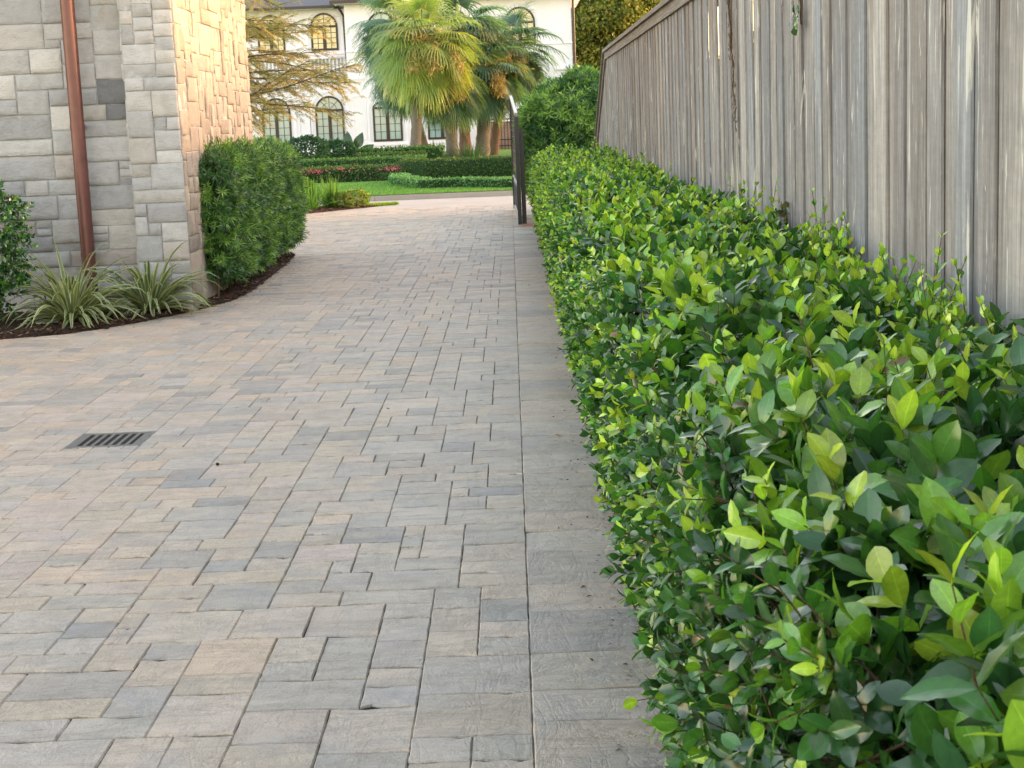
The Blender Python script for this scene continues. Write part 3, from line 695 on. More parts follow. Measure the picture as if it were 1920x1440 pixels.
# big soft tip clusters facing the camera near the lens
tips = [(1420, 870, 3.9), (1240, 730, 4.6), (1620, 720, 4.3), (1560, 1140, 2.7), (1700, 940, 3.3), (1820, 960, 3.1), (1560, 830, 3.6), (1180, 1010, 4.3), (1700, 1180, 2.5), (1880, 1020, 2.9), (1330, 690, 5.0), (1750, 1300, 2.2), (1900, 1240, 2.1), (1460, 1230, 2.6), (1280, 1140, 3.4), (1850, 760, 3.9), (1720, 640, 4.6), (1640, 590, 4.9), (1500, 590, 5.7), (1400, 560, 6.2)]
P = np.array([at(*t) for t in tips]); n = len(P); P[:, 2] -= .09; P[:, 0] = np.maximum(P[:, 0], .40)
def cft(nn, t): return blend(nn, [MD, BR, YL], [.6-.5*t, 1.2, .2+1.2*t], .12)
shoots(fol, P, np.c_[rng.normal(-.15, .3, n), rng.normal(-.25, .25, n), np.full(n, 1.)], rng.uniform(.12, .19, n), 5, T5, .088, cft, th=(.35, .95), tip=.6, stem=stm, jit=.3)
fol.build('foliage', MT['leaf'], hg, True); stm.build('twigs', MT['twig'], hg)

# ------------------------------------------------------------------ podocarpus hedges (narrow leaves)
NT1 = leaf_t(2, .16, 0, .25, .9, two=False)
PDK, PMD, PBR = (.022, .065, .028), (.055, .15, .035), (.19, .33, .06)
def podo(name, label, boxes, dens, leaf=.075, loc=None, bright=.3, per=5, nodes=4, core=True, stems=True):
    o = empty(name, loc, label, 'hedge' if 'hedge' in name else 'shrub')
    fl = MB(); co = MB(); sm = MB()
    for (x0, y0, z0, x1, y1, z1, r) in boxes:
        cx, cy, cz = (x0+x1)/2, (y0+y1)/2, (z0+z1)/2; hx, hy, hz = (x1-x0)/2, (y1-y0)/2, (z1-z0)/2
        area = 2*(hx*2*hz*2+hy*2*hz*2)+hx*hy*4; n = int(area*dens)
        D = rdir(n*2, .25); D = D[D[:, 2] > -.75][:n]; n = len(D)
        # point on the superellipsoid
        e = r; q = (np.abs(D[:, 0]/hx)**e+np.abs(D[:, 1]/hy)**e+np.abs(D[:, 2]/hz)**e)**(-1/e)
        # resample by faces so that long sides are covered evenly
        f = rng.uniform(0, 1, n); ax = hx*hz*4; ay = hy*hz*4; az = hx*hy*4; tot = 2*ax+2*ay+az
        s = rng.uniform(-1, 1, (n, 2)); Pn = np.zeros((n, 3)); Nn = np.zeros((n, 3)); a = f*tot
        c1 = a < ay; c2 = (a >= ay) & (a < 2*ay); c3 = (a >= 2*ay) & (a < 2*ay+ax); c4 = (a >= 2*ay+ax) & (a < 2*ay+2*ax); c5 = a >= 2*ay+2*ax
        for cc, axi, sg in ((c1, 0, 1), (c2, 0, -1), (c3, 1, 1), (c4, 1, -1), (c5, 2, 1)):
            o2 = [i for i in range(3) if i != axi]; Pn[cc, axi] = sg; Nn[cc, axi] = sg; Pn[cc, o2[0]] = s[cc, 0]; Pn[cc, o2[1]] = s[cc, 1]
        nr = (np.abs(Pn)**e).sum(1)**(1/e); Pn = Pn/nr[:, None]*1.0
        P = Pn*np.array([hx, hy, hz])+np.array([cx, cy, cz])
        bump = (.07 if core else .2)*fbm(P[:, 1]*3+P[:, 0]*2, P[:, 2]*3+P[:, 0], 1, 3, 2.2)
        P = P+Nn*(bump-rng.uniform(.02, .15, n))[:, None]
        Dd = Nn+rng.normal(0, .5, (n, 3)); Dd[:, 2] += .5
        br = rng.uniform(0, 1, n) < bright*(.4+1.4*(bump > .0))
        def cf(nn, t):
            a_ = np.where(br, .35+.65*t, .25*t+rng.uniform(0, .25, nn))[:, None]
            c = np.where(a_ < .5, np.array(PDK)*(1-2*a_)+np.array(PMD)*2*a_, np.array(PMD)*(2-2*a_)+np.array(PBR)*(2*a_-1))
            return np.clip(c*rng.lognormal(0, .22, (nn, 1)), .004, .7)
        shoots(fl, P, Dd, rng.uniform(.8, 1.7, n)*leaf*1.1, nodes, NT1, leaf, cf, per=per, th=(.45, 1.2), tip=.75, twist=.63, jit=.3, grav=.15)
        if core: 
            ii = np.linspace(-1, 1, 9); 
            th_ = np.linspace(0, 2*math.pi, 17)[:-1]; V = []
            for zz in np.linspace(-1, 1, 9):
                for t_ in th_:
                    c_, s_ = math.cos(t_), math.sin(t_); v = np.array([c_, s_, zz]); v = v/((abs(v[0])**e+abs(v[1])**e+abs(v[2])**e)**(1/e)) if abs(zz) > .5 else np.array([c_, s_, zz])/max(1e-6, (abs(c_)**e+abs(s_)**e)**(1/e))
                    v[2] = zz
                    k_ = 1-.0*abs(zz); V.append((cx+v[0]*max(hx-.13, .05)*k_, cy+v[1]*max(hy-.13, .05), cz+(zz*(hz-.1))+(-.0)))
            co.add(V, [(i*16+j, i*16+(j+1) % 16, (i+1)*16+(j+1) % 16, (i+1)*16+j) for i in range(8) for j in range(16)]); co.L.append(np.array([co.n-16+j for j in range(16)])); co.N.append(np.array([16]))
        if stems:
            for q in range(int((x1-x0+y1-y0)*4)):
                bx, by = random.uniform(x0+.1, x1-.08), random.uniform(y0+.1, y1-.1)
                sm.tube([(bx+random.gauss(0, .02)*t*3, by+random.gauss(0, .02)*t*3, (z0+(z1-z0)*.85*t) if z0 > .15 else z1*.85*t) for t in np.linspace(0, 1, 6)], np.linspace(.012, .005, 6), 5, cap=False)
            sm.build('stems', MT['twig'], o, True); sm = MB()
    fl.build('foliage', MT['pod'], o, True)
    if core: co.build('inner_growth', MT['core'], o, True)
    return o
podo('clipped_hedge', 'clipped head-high hedge of narrow dark leaves growing at the stone building corner', [(-3.02, 14.35, .10, -2.60, 17.3, 1.36, 6), (-3.35, 17.0, .12, -2.62, 19.75, 1.36, 6)], 340, leaf=.085, loc=(-2.85, 17, 0), bright=.42)
# tall feathery shrub beside the gate
podo('tall_shrub', 'tall loose shrub of feathery narrow leaves between the black gate and the fence end', [(.32, 24.9, .1, 1.9, 27.2, 2.05, 3.2), (.9, 25.6, 1.3, 2.2, 27.4, 2.15, 2.6), (.28, 25.2, .3, .95, 26.4, 1.85, 2.6), (.95, 25.4, 1.6, 1.45, 26.4, 2.22, 2.2)], 260, leaf=.14, loc=(1, 26, 0), bright=.42, per=5, stems=False)

# glossy shrub at the far left
o = empty('glossy_shrub', (-4.55, 12.95, 0), 'dark glossy shrub cut by the left edge in front of the stone wall', 'shrub')
m = MB(); co = MB()
n = 900; D = rdir(n, .1); P = np.array([-4.62, 13.0, .70])+D*np.array([.60, .45, .70])*(rng.uniform(.62, 1.0, n)*(1+.15*fbm(D[:, 0]*4, D[:, 2]*4, 1, 2)))[:, None]; P[:, 2] = np.maximum(P[:, 2], .15)
def cg(nn, t): return blend(nn, [(.018, .06, .025), (.04, .13, .028), (.12, .26, .04)], [2.2-1.4*t, 2, .1+1.2*t])
shoots(m, P, D+rng.normal(0, .4, (n, 3))+np.array([0, 0, .35]), rng.uniform(.08, .14, n), 5, T3, .055, cg, th=(.4, 1.1), tip=.6)
m.build('foliage', MT['leaf'], o, True)
m = MB()
for q in range(9):
    a = random.uniform(0, 6.28); m.tube([(-4.6+math.cos(a)*.3*t, 13.0+math.sin(a)*.25*t, 1.05*t) for t in np.linspace(0, 1, 5)], np.linspace(.014, .004, 5), 5)
m.build('stems', MT['twig'], o, True)

# ------------------------------------------------------------------ striped strap-leaved plants
def strap_plant(name, label, cx, cy, z0, n, L, wid, cols, group=None, stripe=True, up=.9, mat='strap', droop=1.0, spread=.05, cat='plant', segs=7):
    o = empty(name, (cx, cy, 0), label, cat, group); m = MB()
    for q in range(n):
        a = random.uniform(0, 6.28); ln = L*random.uniform(.6, 1.15); el = random.uniform(.25, 1.5)*up; el = min(el, 1.5)
        hd = np.array([math.cos(a), math.sin(a), 0]); p = np.array([cx, cy, z0])+hd*random.uniform(0, spread)+np.array([0, 0, 0]); v = hd*math.cos(el)+np.array([0, 0, math.sin(el)])
        side = np.cross(hd, [0, 0, 1.]); pts = [p]; tz = []
        dr_ = droop*random.uniform(.5, 1.3)
        for s in range(segs):
            v = v+np.array([0, 0, -dr_*.36*(s/segs)*1.2]); v /= np.linalg.norm(v); p = p+v*ln/segs; p[2] = max(p[2], z0+.01); pts.append(p)
        V = []; C = []; base = np.array(random.choice(cols))*random.uniform(.8, 1.15); pale = np.array([.60, .58, .34])*random.uniform(.85, 1.1)
        tw = random.gauss(0, .5)
        for s, pp in enumerate(pts):
            t = s/segs; w = wid*(.6+.4*math.sin(math.pi*min(1, t*1.2)))*(1-t**4)+.0008
            tn = pts[min(s+1, segs)]-pts[max(s-1, 0)]; tn = tn/np.linalg.norm(tn); upv = np.cross(side, tn); sd2 = side*math.cos(tw*t)+upv*math.sin(tw*t)
            for k_, off in enumerate((-1, -.55, 0, .55, 1)):
                V.append(pp+sd2*w*off+upv*w*.35*abs(off)); C.append(pale if (stripe and k_ in (0, 4)) else ((base*1.05+pale*.12) if stripe and k_ in (1, 3) else base))
        K = 5; m.add(V, [(i*K+j, (i+1)*K+j, (i+1)*K+j+1, i*K+j+1) for i in range(segs) for j in range(K-1)], np.array(C))
    m.build('leaves', MT[mat], o, True); return o
fc = [(.09, .16, .07), (.12, .19, .08), (.15, .21, .08), (.075, .13, .07)]
p = on_ground(130, 612); strap_plant('striped_plant', 'cream-striped strap-leaved clump in front of the downspout', p[0]+.02, p[1]+.05, .03, 165, .70, .0195, fc, 'striped plants at the foot of the stone wall', droop=1.35)
p = on_ground(282, 592); strap_plant('striped_plant', 'cream-striped strap-leaved clump in front of the corner pier', p[0], p[1]+.02, .03, 150, .68, .0195, fc, 'striped plants at the foot of the stone wall', droop=1.35)
# blade plants near the street
ac = [(.07, .17, .04), (.10, .24, .05), (.16, .30, .05)]
for (u_, v_, n, L, lb) in ((622, 392, 90, .62, 'upright clump of sword-shaped leaves standing tallest in the bed by the street'), (585, 395, 60, .58, 'sword-leaved clump directly behind the clipped hedge by the street')):
    p = on_ground(u_, v_); strap_plant('blade_plant', lb, p[0], p[1], .02, n, L, .014, ac, 'sword-leaved plants by the street', stripe=False, up=1.25, droop=.35, spread=.14, mat='farleaf')
def leafball(name, label, cat, c, rad, n, leaf, pal, wts, mat='farleaf', flowers=None, group=None, squash=2.0, tm=None):
    o = empty(name, (c[0], c[1], c[2]-rad[2]), label, cat, group); m = MB(); D = rdir(n, .1)
    q = (np.abs(D)**squash).sum(1)**(-1/squash); r_ = rng.uniform(.55, 1.0, n)**.5*(1+.12*fbm(D[:, 0]*5+c[0], D[:, 2]*5+D[:, 1]*3, 1, 3))
    P = np.array(c)+D*(q*r_)[:, None]*np.array(rad); keep = P[:, 2] > c[2]-rad[2]; P = P[keep]; D = D[keep]; n = len(P)
    put(m, tm or T2, P, D+rng.normal(0, .7, (n, 3)), rdir(n, .6)+D, rng.uniform(.7, 1.3, n)*leaf, blend(n, pal, wts)); m.build('foliage', MT[mat], o, True)
    b = MB(); b.tube([(c[0], c[1], c[2]-rad[2]-.05), (c[0], c[1], c[2])], [.02, .01], 5); b.build('stems', MT['twig'], o)
    for sgn in range(4):
        pass
    if flowers:
        m = MB(); nf, fs, pc = flowers; D = rdir(nf, .5); D[:, 1] = -np.abs(D[:, 1]); P = np.array(c)+unit(D)*np.array(rad)*.98
        put(m, T2, P, rdir(nf), rdir(nf), fs, blend(nf, pc, np.ones(len(pc)))); m.build('flowers', MT['flower'], o, True)
    return o
p = on_ground(560, 396); leafball('round_shrub', 'low green shrub half hidden by the clipped hedge near the street', 'shrub', (p[0], p[1]+.3, .32), (.35, .3, .34), 2200, .05, [(.05, .13, .03), (.10, .22, .04)], [1, 1])
p = on_ground(668, 388); leafball('round_shrub', 'low yellow-tipped round shrub at the street end of the planting bed', 'shrub', (p[0], p[1]+.1, .16), (.26, .25, .18), 1700, .045, [(.07, .15, .03), (.14, .22, .04), (.35, .30, .05)], [2, 2, 1])
p = on_ground(640, 392); leafball('round_shrub', 'low brown-green round shrub right of the tall sword-leaved clump', 'shrub', (p[0], p[1]+.1, .15), (.26, .25, .17), 1700, .045, [(.06, .12, .03), (.11, .19, .04), (.14, .10, .04)], [2, 2, 1])

# small things in the mulch
o = empty('flat_stone', (-3.88, 12.98, 0), 'flat pale slab lying on the mulch behind the left striped plant', 'stone'); m = MB(); m.box((-3.98, 12.9, .03), (-3.80, 13.06, .05), rz=.2); m.build('slab', MT['pale'], o)
o = empty('hose_loop', (-4.05, 13.2, 0), 'thin black hose bent in a loop against the wall left of the striped plants', 'hose'); m = MB()
m.tube([(-4.05+.10*(1-math.sin(a)), 13.45, .02+.27*(a/1.6)) for a in np.linspace(0, 1.6, 10)], .006, 6); m.build('tube', MT['black'], o, True)
def dry_leaf(u_, v_, s, col, label, cat, name):
    p = on_ground(u_, v_); m = MB(); V, F, C = leaf_t(4, .6, .6, .5, .8)
    put(m, (V, F, C), np.array([[p[0], p[1], .006]]), np.array([[1., .3, .15]]), np.array([[0, .2, 1.]]), s, np.array([col])); tag(m.build(name, MT['chip'], smooth=True), label, cat)
dry_leaf(1040, 819, .035, (.34, .22, .10), 'curled tan dry leaf on the border stones beside the hedge', 'leaf', 'dry_leaf')
dry_leaf(724, 768, .022, (.05, .04, .03), 'tiny dark dry leaf lying mid driveway beyond the drain', 'leaf', 'dry_leaf')
p = on_ground(408, 873); m = MB()
aa = np.linspace(0, math.pi, 7)
for i in range(6):
    for j in range(8):
        q = [(p[0]+.0085*math.sin(a_)*math.cos(b_), p[1]+.0085*math.sin(a_)*math.sin(b_), .007+.0075*math.cos(a_)) for a_, b_ in ((aa[i], j*.785), (aa[i+1], j*.785), (aa[i+1], (j+1)*.785), (aa[i], (j+1)*.785))]
        m.add(q, [(0, 1, 2, 3)], (.02, .015, .012))
tag(m.build('seed_pod', MT['chip'], smooth=True), 'small round black seed pod on the pavers right of the drain', 'seed pod')

n = 700; sd1 = rng.uniform(0, 1, n) < .7; yy = np.where(sd1, 3+19*rng.uniform(0, 1, n)**1.3, rng.uniform(12.6, 19, n)); xx = np.where(sd1, .36-np.abs(rng.normal(0, .10, n)), np.array([bedx(q) for q in yy])+np.abs(rng.normal(0, .12, n))+.02)
m = MB(); D = rdir(n); D[:, 2] = .05; put(m, leaf_t(2, .5, .3, .3, .8), np.stack([xx, yy, np.full(n, .004)], 1), D, rdir(n, 3), rng.uniform(.006, .022, n), blend(n, [(.10, .06, .03), (.25, .17, .08), (.05, .04, .03)], [2, 1, 2]))
tag(m.build('leaf_litter', MT['chip']), 'tiny brown leaf scraps scattered along the edges of the paving', 'litter', kind='stuff')

# ------------------------------------------------------------------ open black driveway gate
ga = np.array([.105, 23.62]); gb_ = np.array([.045, 28.3]); gd = (gb_-ga); gl = np.linalg.norm(gd); gd /= gl
gt = empty('iron_gate', (ga[0], ga[1], 0), 'black iron driveway gate standing open edge-on beside the hedge end', 'gate')
def gpt(s, z): return np.array([ga[0]+gd[0]*s, ga[1]+gd[1]*s, z])
def gtop(s): return 1.66+.34*s/gl
m = MB()
def gbar(mb, s0, z0, s1, z1, r=.02, rt=.02):
    a, b = gpt(s0, z0), gpt(s1, z1); mb.tube([a, b], r, 4)
m.box((ga[0]-.03, ga[1]-.03, .03), (ga[0]+.03, ga[1]+.03, 1.62)); e = gpt(gl, 0); m.box((e[0]-.03, e[1]-.03, .03), (e[0]+.03, e[1]+.03, 2.0))
for z in (.08, .62): gbar(m, 0, z, gl, z, .026)
m.build('frame', MT['black'], gt)
m = MB(); s_ = np.linspace(0, gl, 20); pts = [gpt(s, gtop(s)) for s in s_]
for a, b in zip(pts[:-1], pts[1:]):
    V = [a+np.array(o_) for o_ in ((-.022, 0, -.02), (.022, 0, -.02), (.022, 0, .02), (-.022, 0, .02))]+[b+np.array(o_) for o_ in ((-.022, 0, -.02), (.022, 0, -.02), (.022, 0, .02), (-.022, 0, .02))]
    m.add(V, [(0, 1, 2, 3), (7, 6, 5, 4), (0, 4, 5, 1), (3, 2, 6, 7), (0, 3, 7, 4), (1, 5, 6, 2)])
m.build('top_rail', mat_plain('grey_iron', (.20, .20, .21), .35, 20, .2, .1), gt)
m = MB()
for q in range(1, 26):
    s = gl*q/26; gbar(m, s, .62, s, gtop(s), .009)
for z in (.85, 1.08, 1.31, 1.5): gbar(m, 0, z, gl, z, .010)
m.build('lattice', MT['black'], gt)
m = MB()
for q in range(9):
    s0 = gl*(q+.5)/9
    for rr in (.20, .11):
        m.tube([gpt(s0+math.cos(a)*rr, .35+math.sin(a)*rr) for a in np.linspace(0, 2*math.pi, 17)], .010, 4, cap=False)
m.build('scrollwork', MT['black'], gt)
o = empty('gate_post', (.23, 24.0, 0), 'black square gate post between the open gate and the hedge', 'post')
m = MB(); m.box((.140, 23.70, 0), (.205, 23.78, 1.42)); m.build('shaft', MT['black'], o); m = MB(); m.box((.133, 23.692, 1.422), (.212, 23.788, 1.44)); m.build('cap', MT['black'], o)
m = MB(); m.box((.13, 23.55, -.01), (.34, 24.1, .035)); m.build('footing', MT['tan'], o)

# ------------------------------------------------------------------ white house across the street
HY = 80.0
def hx(u, v=150, Y=HY): return at(u, v, Y)[0]
def hz_(v, u=800, Y=HY): return at(u, v, Y)[2]
LY = HY+1.2
hs = empty('white_house', (-2, HY, .3), 'two-storey white stucco house with dark arched windows behind the palms', 'house')
XL, XM, XR = hx(330, 150, LY), hx(652), hx(1075); ZG = .25; ZE = hz_(-2, 900)
m = MB(); m.box((XM, HY, ZG), (XR, HY+9, ZE)); m.build('main_wall', MT['stucco'], hs)
ZL = ZE-.10
m = MB(); m.box((XL, LY, ZG), (XM-.003, LY+8, ZL)); m.build('wing_wall', MT['stucco'], hs)
m = MB()
ZC = hz_(146, 655)
m.box((XL, LY-.16, ZC-.10), (XM-.004, LY-.001, ZC)); m.box((XL, LY-.08, ZC-.22), (XM-.004, LY-.001, ZC-.102))
m.box((XM-.05, HY-.12, ZC-.10), (XM+.75, HY-.001, ZC)); m.box((XM-.02, HY-.07, ZC-.22), (XM+.7, HY-.001, ZC-.102))
m.box((hx(1040), HY-.12, ZC-.02), (XR+.1, HY-.001, ZC+.08))
zs_ = hz_(96, 655); m.box((XM-.02, HY-.05, zs_-.05), (XR+.02, HY-.001, zs_+.02)); m.box((XL, LY-.05, zs_-.05), (XM-.004, LY-.001, zs_+.02))
m.box((XL, LY-.04, ZC-.62), (XM-.004, LY-.001, ZC-.57))
zb_ = hz_(277, 760); m.box((XM-.04, HY-.08, ZG), (XR+.03, HY-.001, zb_)); m.box((XL, LY-.08, ZG), (XM-.006, LY-.001, zb_))
m.build('cornice', MT['white'], hs)
# roof, gutters
m = MB(); m.add([(XM-.6, HY-.6, ZE+.16), (XR+.6, HY-.6, ZE+.16), (XR+.6, HY+9.6, ZE+.16), (XM-.6, HY+9.6, ZE+.16), ((XM+XR)/2-2, HY+4.5, ZE+2.8), ((XM+XR)/2+2, HY+4.5, ZE+2.8)],
    [(0, 1, 5, 4), (2, 3, 4, 5)]); m.add([(XM-.6, HY-.6, ZE+.16), (XM-.6, HY+9.6, ZE+.16), ((XM+XR)/2-2, HY+4.5, ZE+2.8)], [(0, 2, 1)]); m.add([(XR+.6, HY-.6, ZE+.16), (XR+.6, HY+9.6, ZE+.16), ((XM+XR)/2+2, HY+4.5, ZE+2.8)], [(0, 1, 2)])
m.add([(XL-.6, LY-.6, ZL+.14), (XM-.63, LY-.6, ZL+.14), (XM-.63, LY+4, ZL+2), (XL-.6, LY+4, ZL+2)], [(0, 1, 2, 3)])
m.build('roof', MT['roof'], hs)
m = MB(); m.box((XM-.62, HY-.72, ZE+.0), (XR+.62, HY-.6, ZE+.16)); m.box((XM-.62, HY-.6, ZE+.0), (XM-.5, HY+9, ZE+.158)); m.box((XL-.6, LY-.7, ZL+.0), (XM-.64, LY-.58, ZL+.14)); m.build('gutter', MT['darkmetal'], hs)
m = MB(); m.box((XM-.5, HY-.6, ZE+.001), (XR+.6, HY+9, ZE+.06)); m.box((XL-.6, LY-.58, ZL+.001), (XM-.64, LY+8, ZL+.05)); m.build('soffit', MT['white'], hs)
for (xx, yy, zt, lb) in ((XM-.13, LY-.25, ZE-.25, 1), (XR+.10, HY-.02, ZE, 0)):
    m = MB(); pts = [(xx-.25 if lb else xx, yy-.4, zt+.28), (xx-.15 if lb else xx, yy-.3, zt+.1), (xx, yy, zt-.25), (xx, yy, ZC), (xx, yy, .5)]
    m.tube(pts, .065, 8); m.box((xx-.12, yy-.12, ZC-.12), (xx+.12, yy+.12, ZC+.2)); m.build('house_downspout', MT['darkmetal'], hs)
def arch_pts(cx, zs, w, rise, k=12): return [(cx-w/2*math.cos(a), zs+rise*math.sin(a)) for a in np.linspace(0, math.pi, k+1)]
def window(cx, z0, zsp, w, yy, pane_mat, rise=None, balus=False):
    rise = w/2 if rise is None else rise
    fr = MB(); y0 = yy-.045; arc = arch_pts(cx, zsp, w, rise); arci = arch_pts(cx, zsp, w-.20, rise-.10)
    # frame ring, extruded
    ring = [(cx-w/2, z0)]+arc+[(cx+w/2, z0)]; ringi = [(cx-w/2+.10, z0+.11)]+arci+[(cx+w/2-.10, z0+.11)]
    n = len(ring); V = [(x, y0, z) for x, z in ring]+[(x, y0, z) for x, z in ringi]+[(x, yy-.002, z) for x, z in ring]+[(x, yy-.002, z) for x, z in ringi]
    F = [(i, (i+1) % n, n+(i+1) % n, n+i) for i in range(n)]+[(i, 2*n+i, 2*n+(i+1) % n, (i+1) % n) for i in range(n)]+[(n+i, n+(i+1) % n, 3*n+(i+1) % n, 3*n+i) for i in range(n)]
    fr.add(V, F)
    fr.box((cx-.085, y0-.004, z0+.11), (cx+.085, yy-.004, zsp-.05)); fr.box((cx-w/2+.10, y0-.006, zsp-.05), (cx+w/2-.10, yy-.004, zsp+.06))
    win = fr.build('window', MT['frame'], hs)
    mu = MB(); hw = w/2-.1; rows = 4
    for s in (-1, 1):
        xm = cx+s*(.085+hw)/2; mu.box((xm-.014, y0+.012, z0+.11), (xm+.014, yy-.014, zsp-.05))
        for r in range(1, rows):
            zz = z0+.11+(zsp-z0-.16)*r/rows; mu.box((min(cx+s*.085, cx+s*hw), y0+.014, zz-.012), (max(cx+s*.085, cx+s*hw), yy-.016, zz+.012))
    mu.box((cx-.014, y0+.012, zsp+.06), (cx+.014, yy-.014, zsp+rise-.1))
    for s in (-1, 1):
        mu.tube([(cx, yy-.03, zsp+.03), (cx+s*(w/2-.12)*.707, yy-.03, zsp+(rise-.12)*.707+.03)], .012, 4)
    mu.tube([(cx+(w*.25)*math.cos(a), yy-.032, zsp+.03+(rise*.5)*math.sin(a)) for a in np.linspace(0, math.pi, 9)], .012, 4)
    mu.build('glazing_bars', MT['frame'], win)
    pn = MB(); pp = [(cx-w/2+.05, z0+.05)]+arch_pts(cx, zsp, w-.1, rise-.05)+[(cx+w/2-.05, z0+.05)]
    pn.add([(x, yy-.012, z) for x, z in pp], [list(range(len(pp)))]); pn.build('pane', pane_mat, win)
    # raised surround
    tr = MB(); wo = w+.55; a1 = arch_pts(cx, zsp, wo, rise+.275); a0 = arch_pts(cx, zsp, wo-.22, rise+.165)
    V = [(x, yy-.03, z) for x, z in [(cx-wo/2, z0-.1)]+a1+[(cx+wo/2, z0-.1)]]+[(x, yy-.03, z) for x, z in [(cx-wo/2+.11, z0-.1)]+a0+[(cx+wo/2-.11, z0-.1)]]; n = len(V)//2
    V += [(x, yy-.001, z) for x, _, z in V]
    tr.add(V, [(i, i+1, n+i+1, n+i) for i in range(n-1)]+[(i, 2*n+i, 2*n+i+1, i+1) for i in range(n-1)]+[(n+i, n+i+1, 3*n+i+1, 3*n+i) for i in range(n-1)])
    tr.box((cx-wo/2, yy-.07, z0-.2), (cx+wo/2, yy-.001, z0-.101)); tr.build('surround', MT['white'], win)
    if balus:
        b = MB(); bw = w+.35; zb0 = ZC+.12; zb1 = zs_-.28
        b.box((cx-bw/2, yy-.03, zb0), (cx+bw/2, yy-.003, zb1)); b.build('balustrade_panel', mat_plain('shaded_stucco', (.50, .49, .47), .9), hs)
        b = MB()
        for q in range(9):
            xx = cx-bw/2+bw*(q+.5)/9; b.tube([(xx, yy-.09, zb0+(zb1-zb0)*t) for t in (0, .2, .35, .5, .65, .8, 1)], np.array([.05, .03, .06, .075, .04, .03, .05]), 8)
        b.box((cx-bw/2, yy-.16, zb1), (cx+bw/2, yy-.003, zb1+.09)); b.build('balusters', MT['white'], hs, True)
wz0 = hz_(268, 620, LY); wsp = hz_(207, 620, LY); ww = hx(646, 230, LY)-hx(592, 230, LY)
uz0 = hz_(95, 610, LY); usp = hz_(50, 610, LY); uw = hx(633, 60, LY)-hx(582, 60, LY)
for (u_, yy) in ((619, LY), (519, LY), (420, LY), (727, HY)):
    window(hx(u_, 230, yy), wz0 if yy == LY else hz_(265, 727), wsp if yy == LY else hz_(202, 727), ww, yy, MT['glass'], rise=None if yy == LY else .38)
window(hx(829, 230), hz_(261, 829), hz_(200, 829), ww, HY, MT['glass'], rise=.38)
for (u_, yy) in ((608, LY), (508, LY), (410, LY)): window(hx(u_, 60, yy), uz0, usp, uw, yy, MT['glass_warm_refl'], balus=True)
window(hx(716, 60), hz_(92, 716), hz_(50, 716), ww, HY, MT['glass']); window(hx(975, 60), hz_(84, 975), hz_(42, 975), ww*1.05, HY, MT['glass_warm_refl'])
window(hx(850, 60), hz_(86, 850), hz_(44, 850), ww, HY, MT['glass_warm_refl'])
# pilaster panels
m = MB()
for (a, b_, yy) in ((561, 583, LY), (662, 688, HY)):
    x0_, x1_ = hx(a, 230, yy), hx(b_, 230, yy); za, zb2 = hz_(262, a, yy), hz_(180, a, yy)
    for q in ((x0_, x0_+.04, za, zb2), (x1_-.04, x1_, za, zb2), (x0_+.042, x1_-.042, za, za+.04), (x0_+.042, x1_-.042, zb2-.04, zb2)): m.box((q[0], yy-.03, q[2]), (q[1], yy-.002, q[3]))
    m.build('wall_moulding', MT['white'], hs); m = MB()

# iron side fence with a wooden screen behind it
YF = 78.6
o = empty('wooden_screen', (hx(940), YF+.3, .3), 'pinkish brown wooden screen behind the black bars right of the palms', 'screen')
x0_, x1_ = hx(898, 260, YF), hx(1080, 260, YF); zt = hz_(228, 935, YF); m = MB(); q = x0_
while q < x1_: m.box((q, YF+.25, .25), (q+.145, YF+.29, zt+random.uniform(-.01, .01))); q += .15
m.build('planks', MT['tan'], o)
o = empty('iron_fence', (hx(940), YF, .3), 'black vertical-bar iron fence right of the palm trunks', 'fence'); m = MB(); q = x0_
while q < x1_: m.tube([(q, YF, .25), (q, YF, zt+.1)], .018, 4); q += .16
m.build('bars', MT['black'], o); m = MB()
for z in (.5, hz_(263, 935, YF), zt-.06, zt+.08): m.box((x0_, YF-.025, z), (x1_, YF+.025, z+.05))
q = x0_
while q < x1_-.3: m.tube([(q+.16+.14*math.cos(a), YF, zt+.26+.14*math.sin(a)) for a in np.linspace(0, 6.28, 11)], .016, 4, cap=False); q += .32
m.box((x0_, YF-.02, zt+.42), (x1_, YF+.02, zt+.46)); m.build('rails', MT['black'], o)

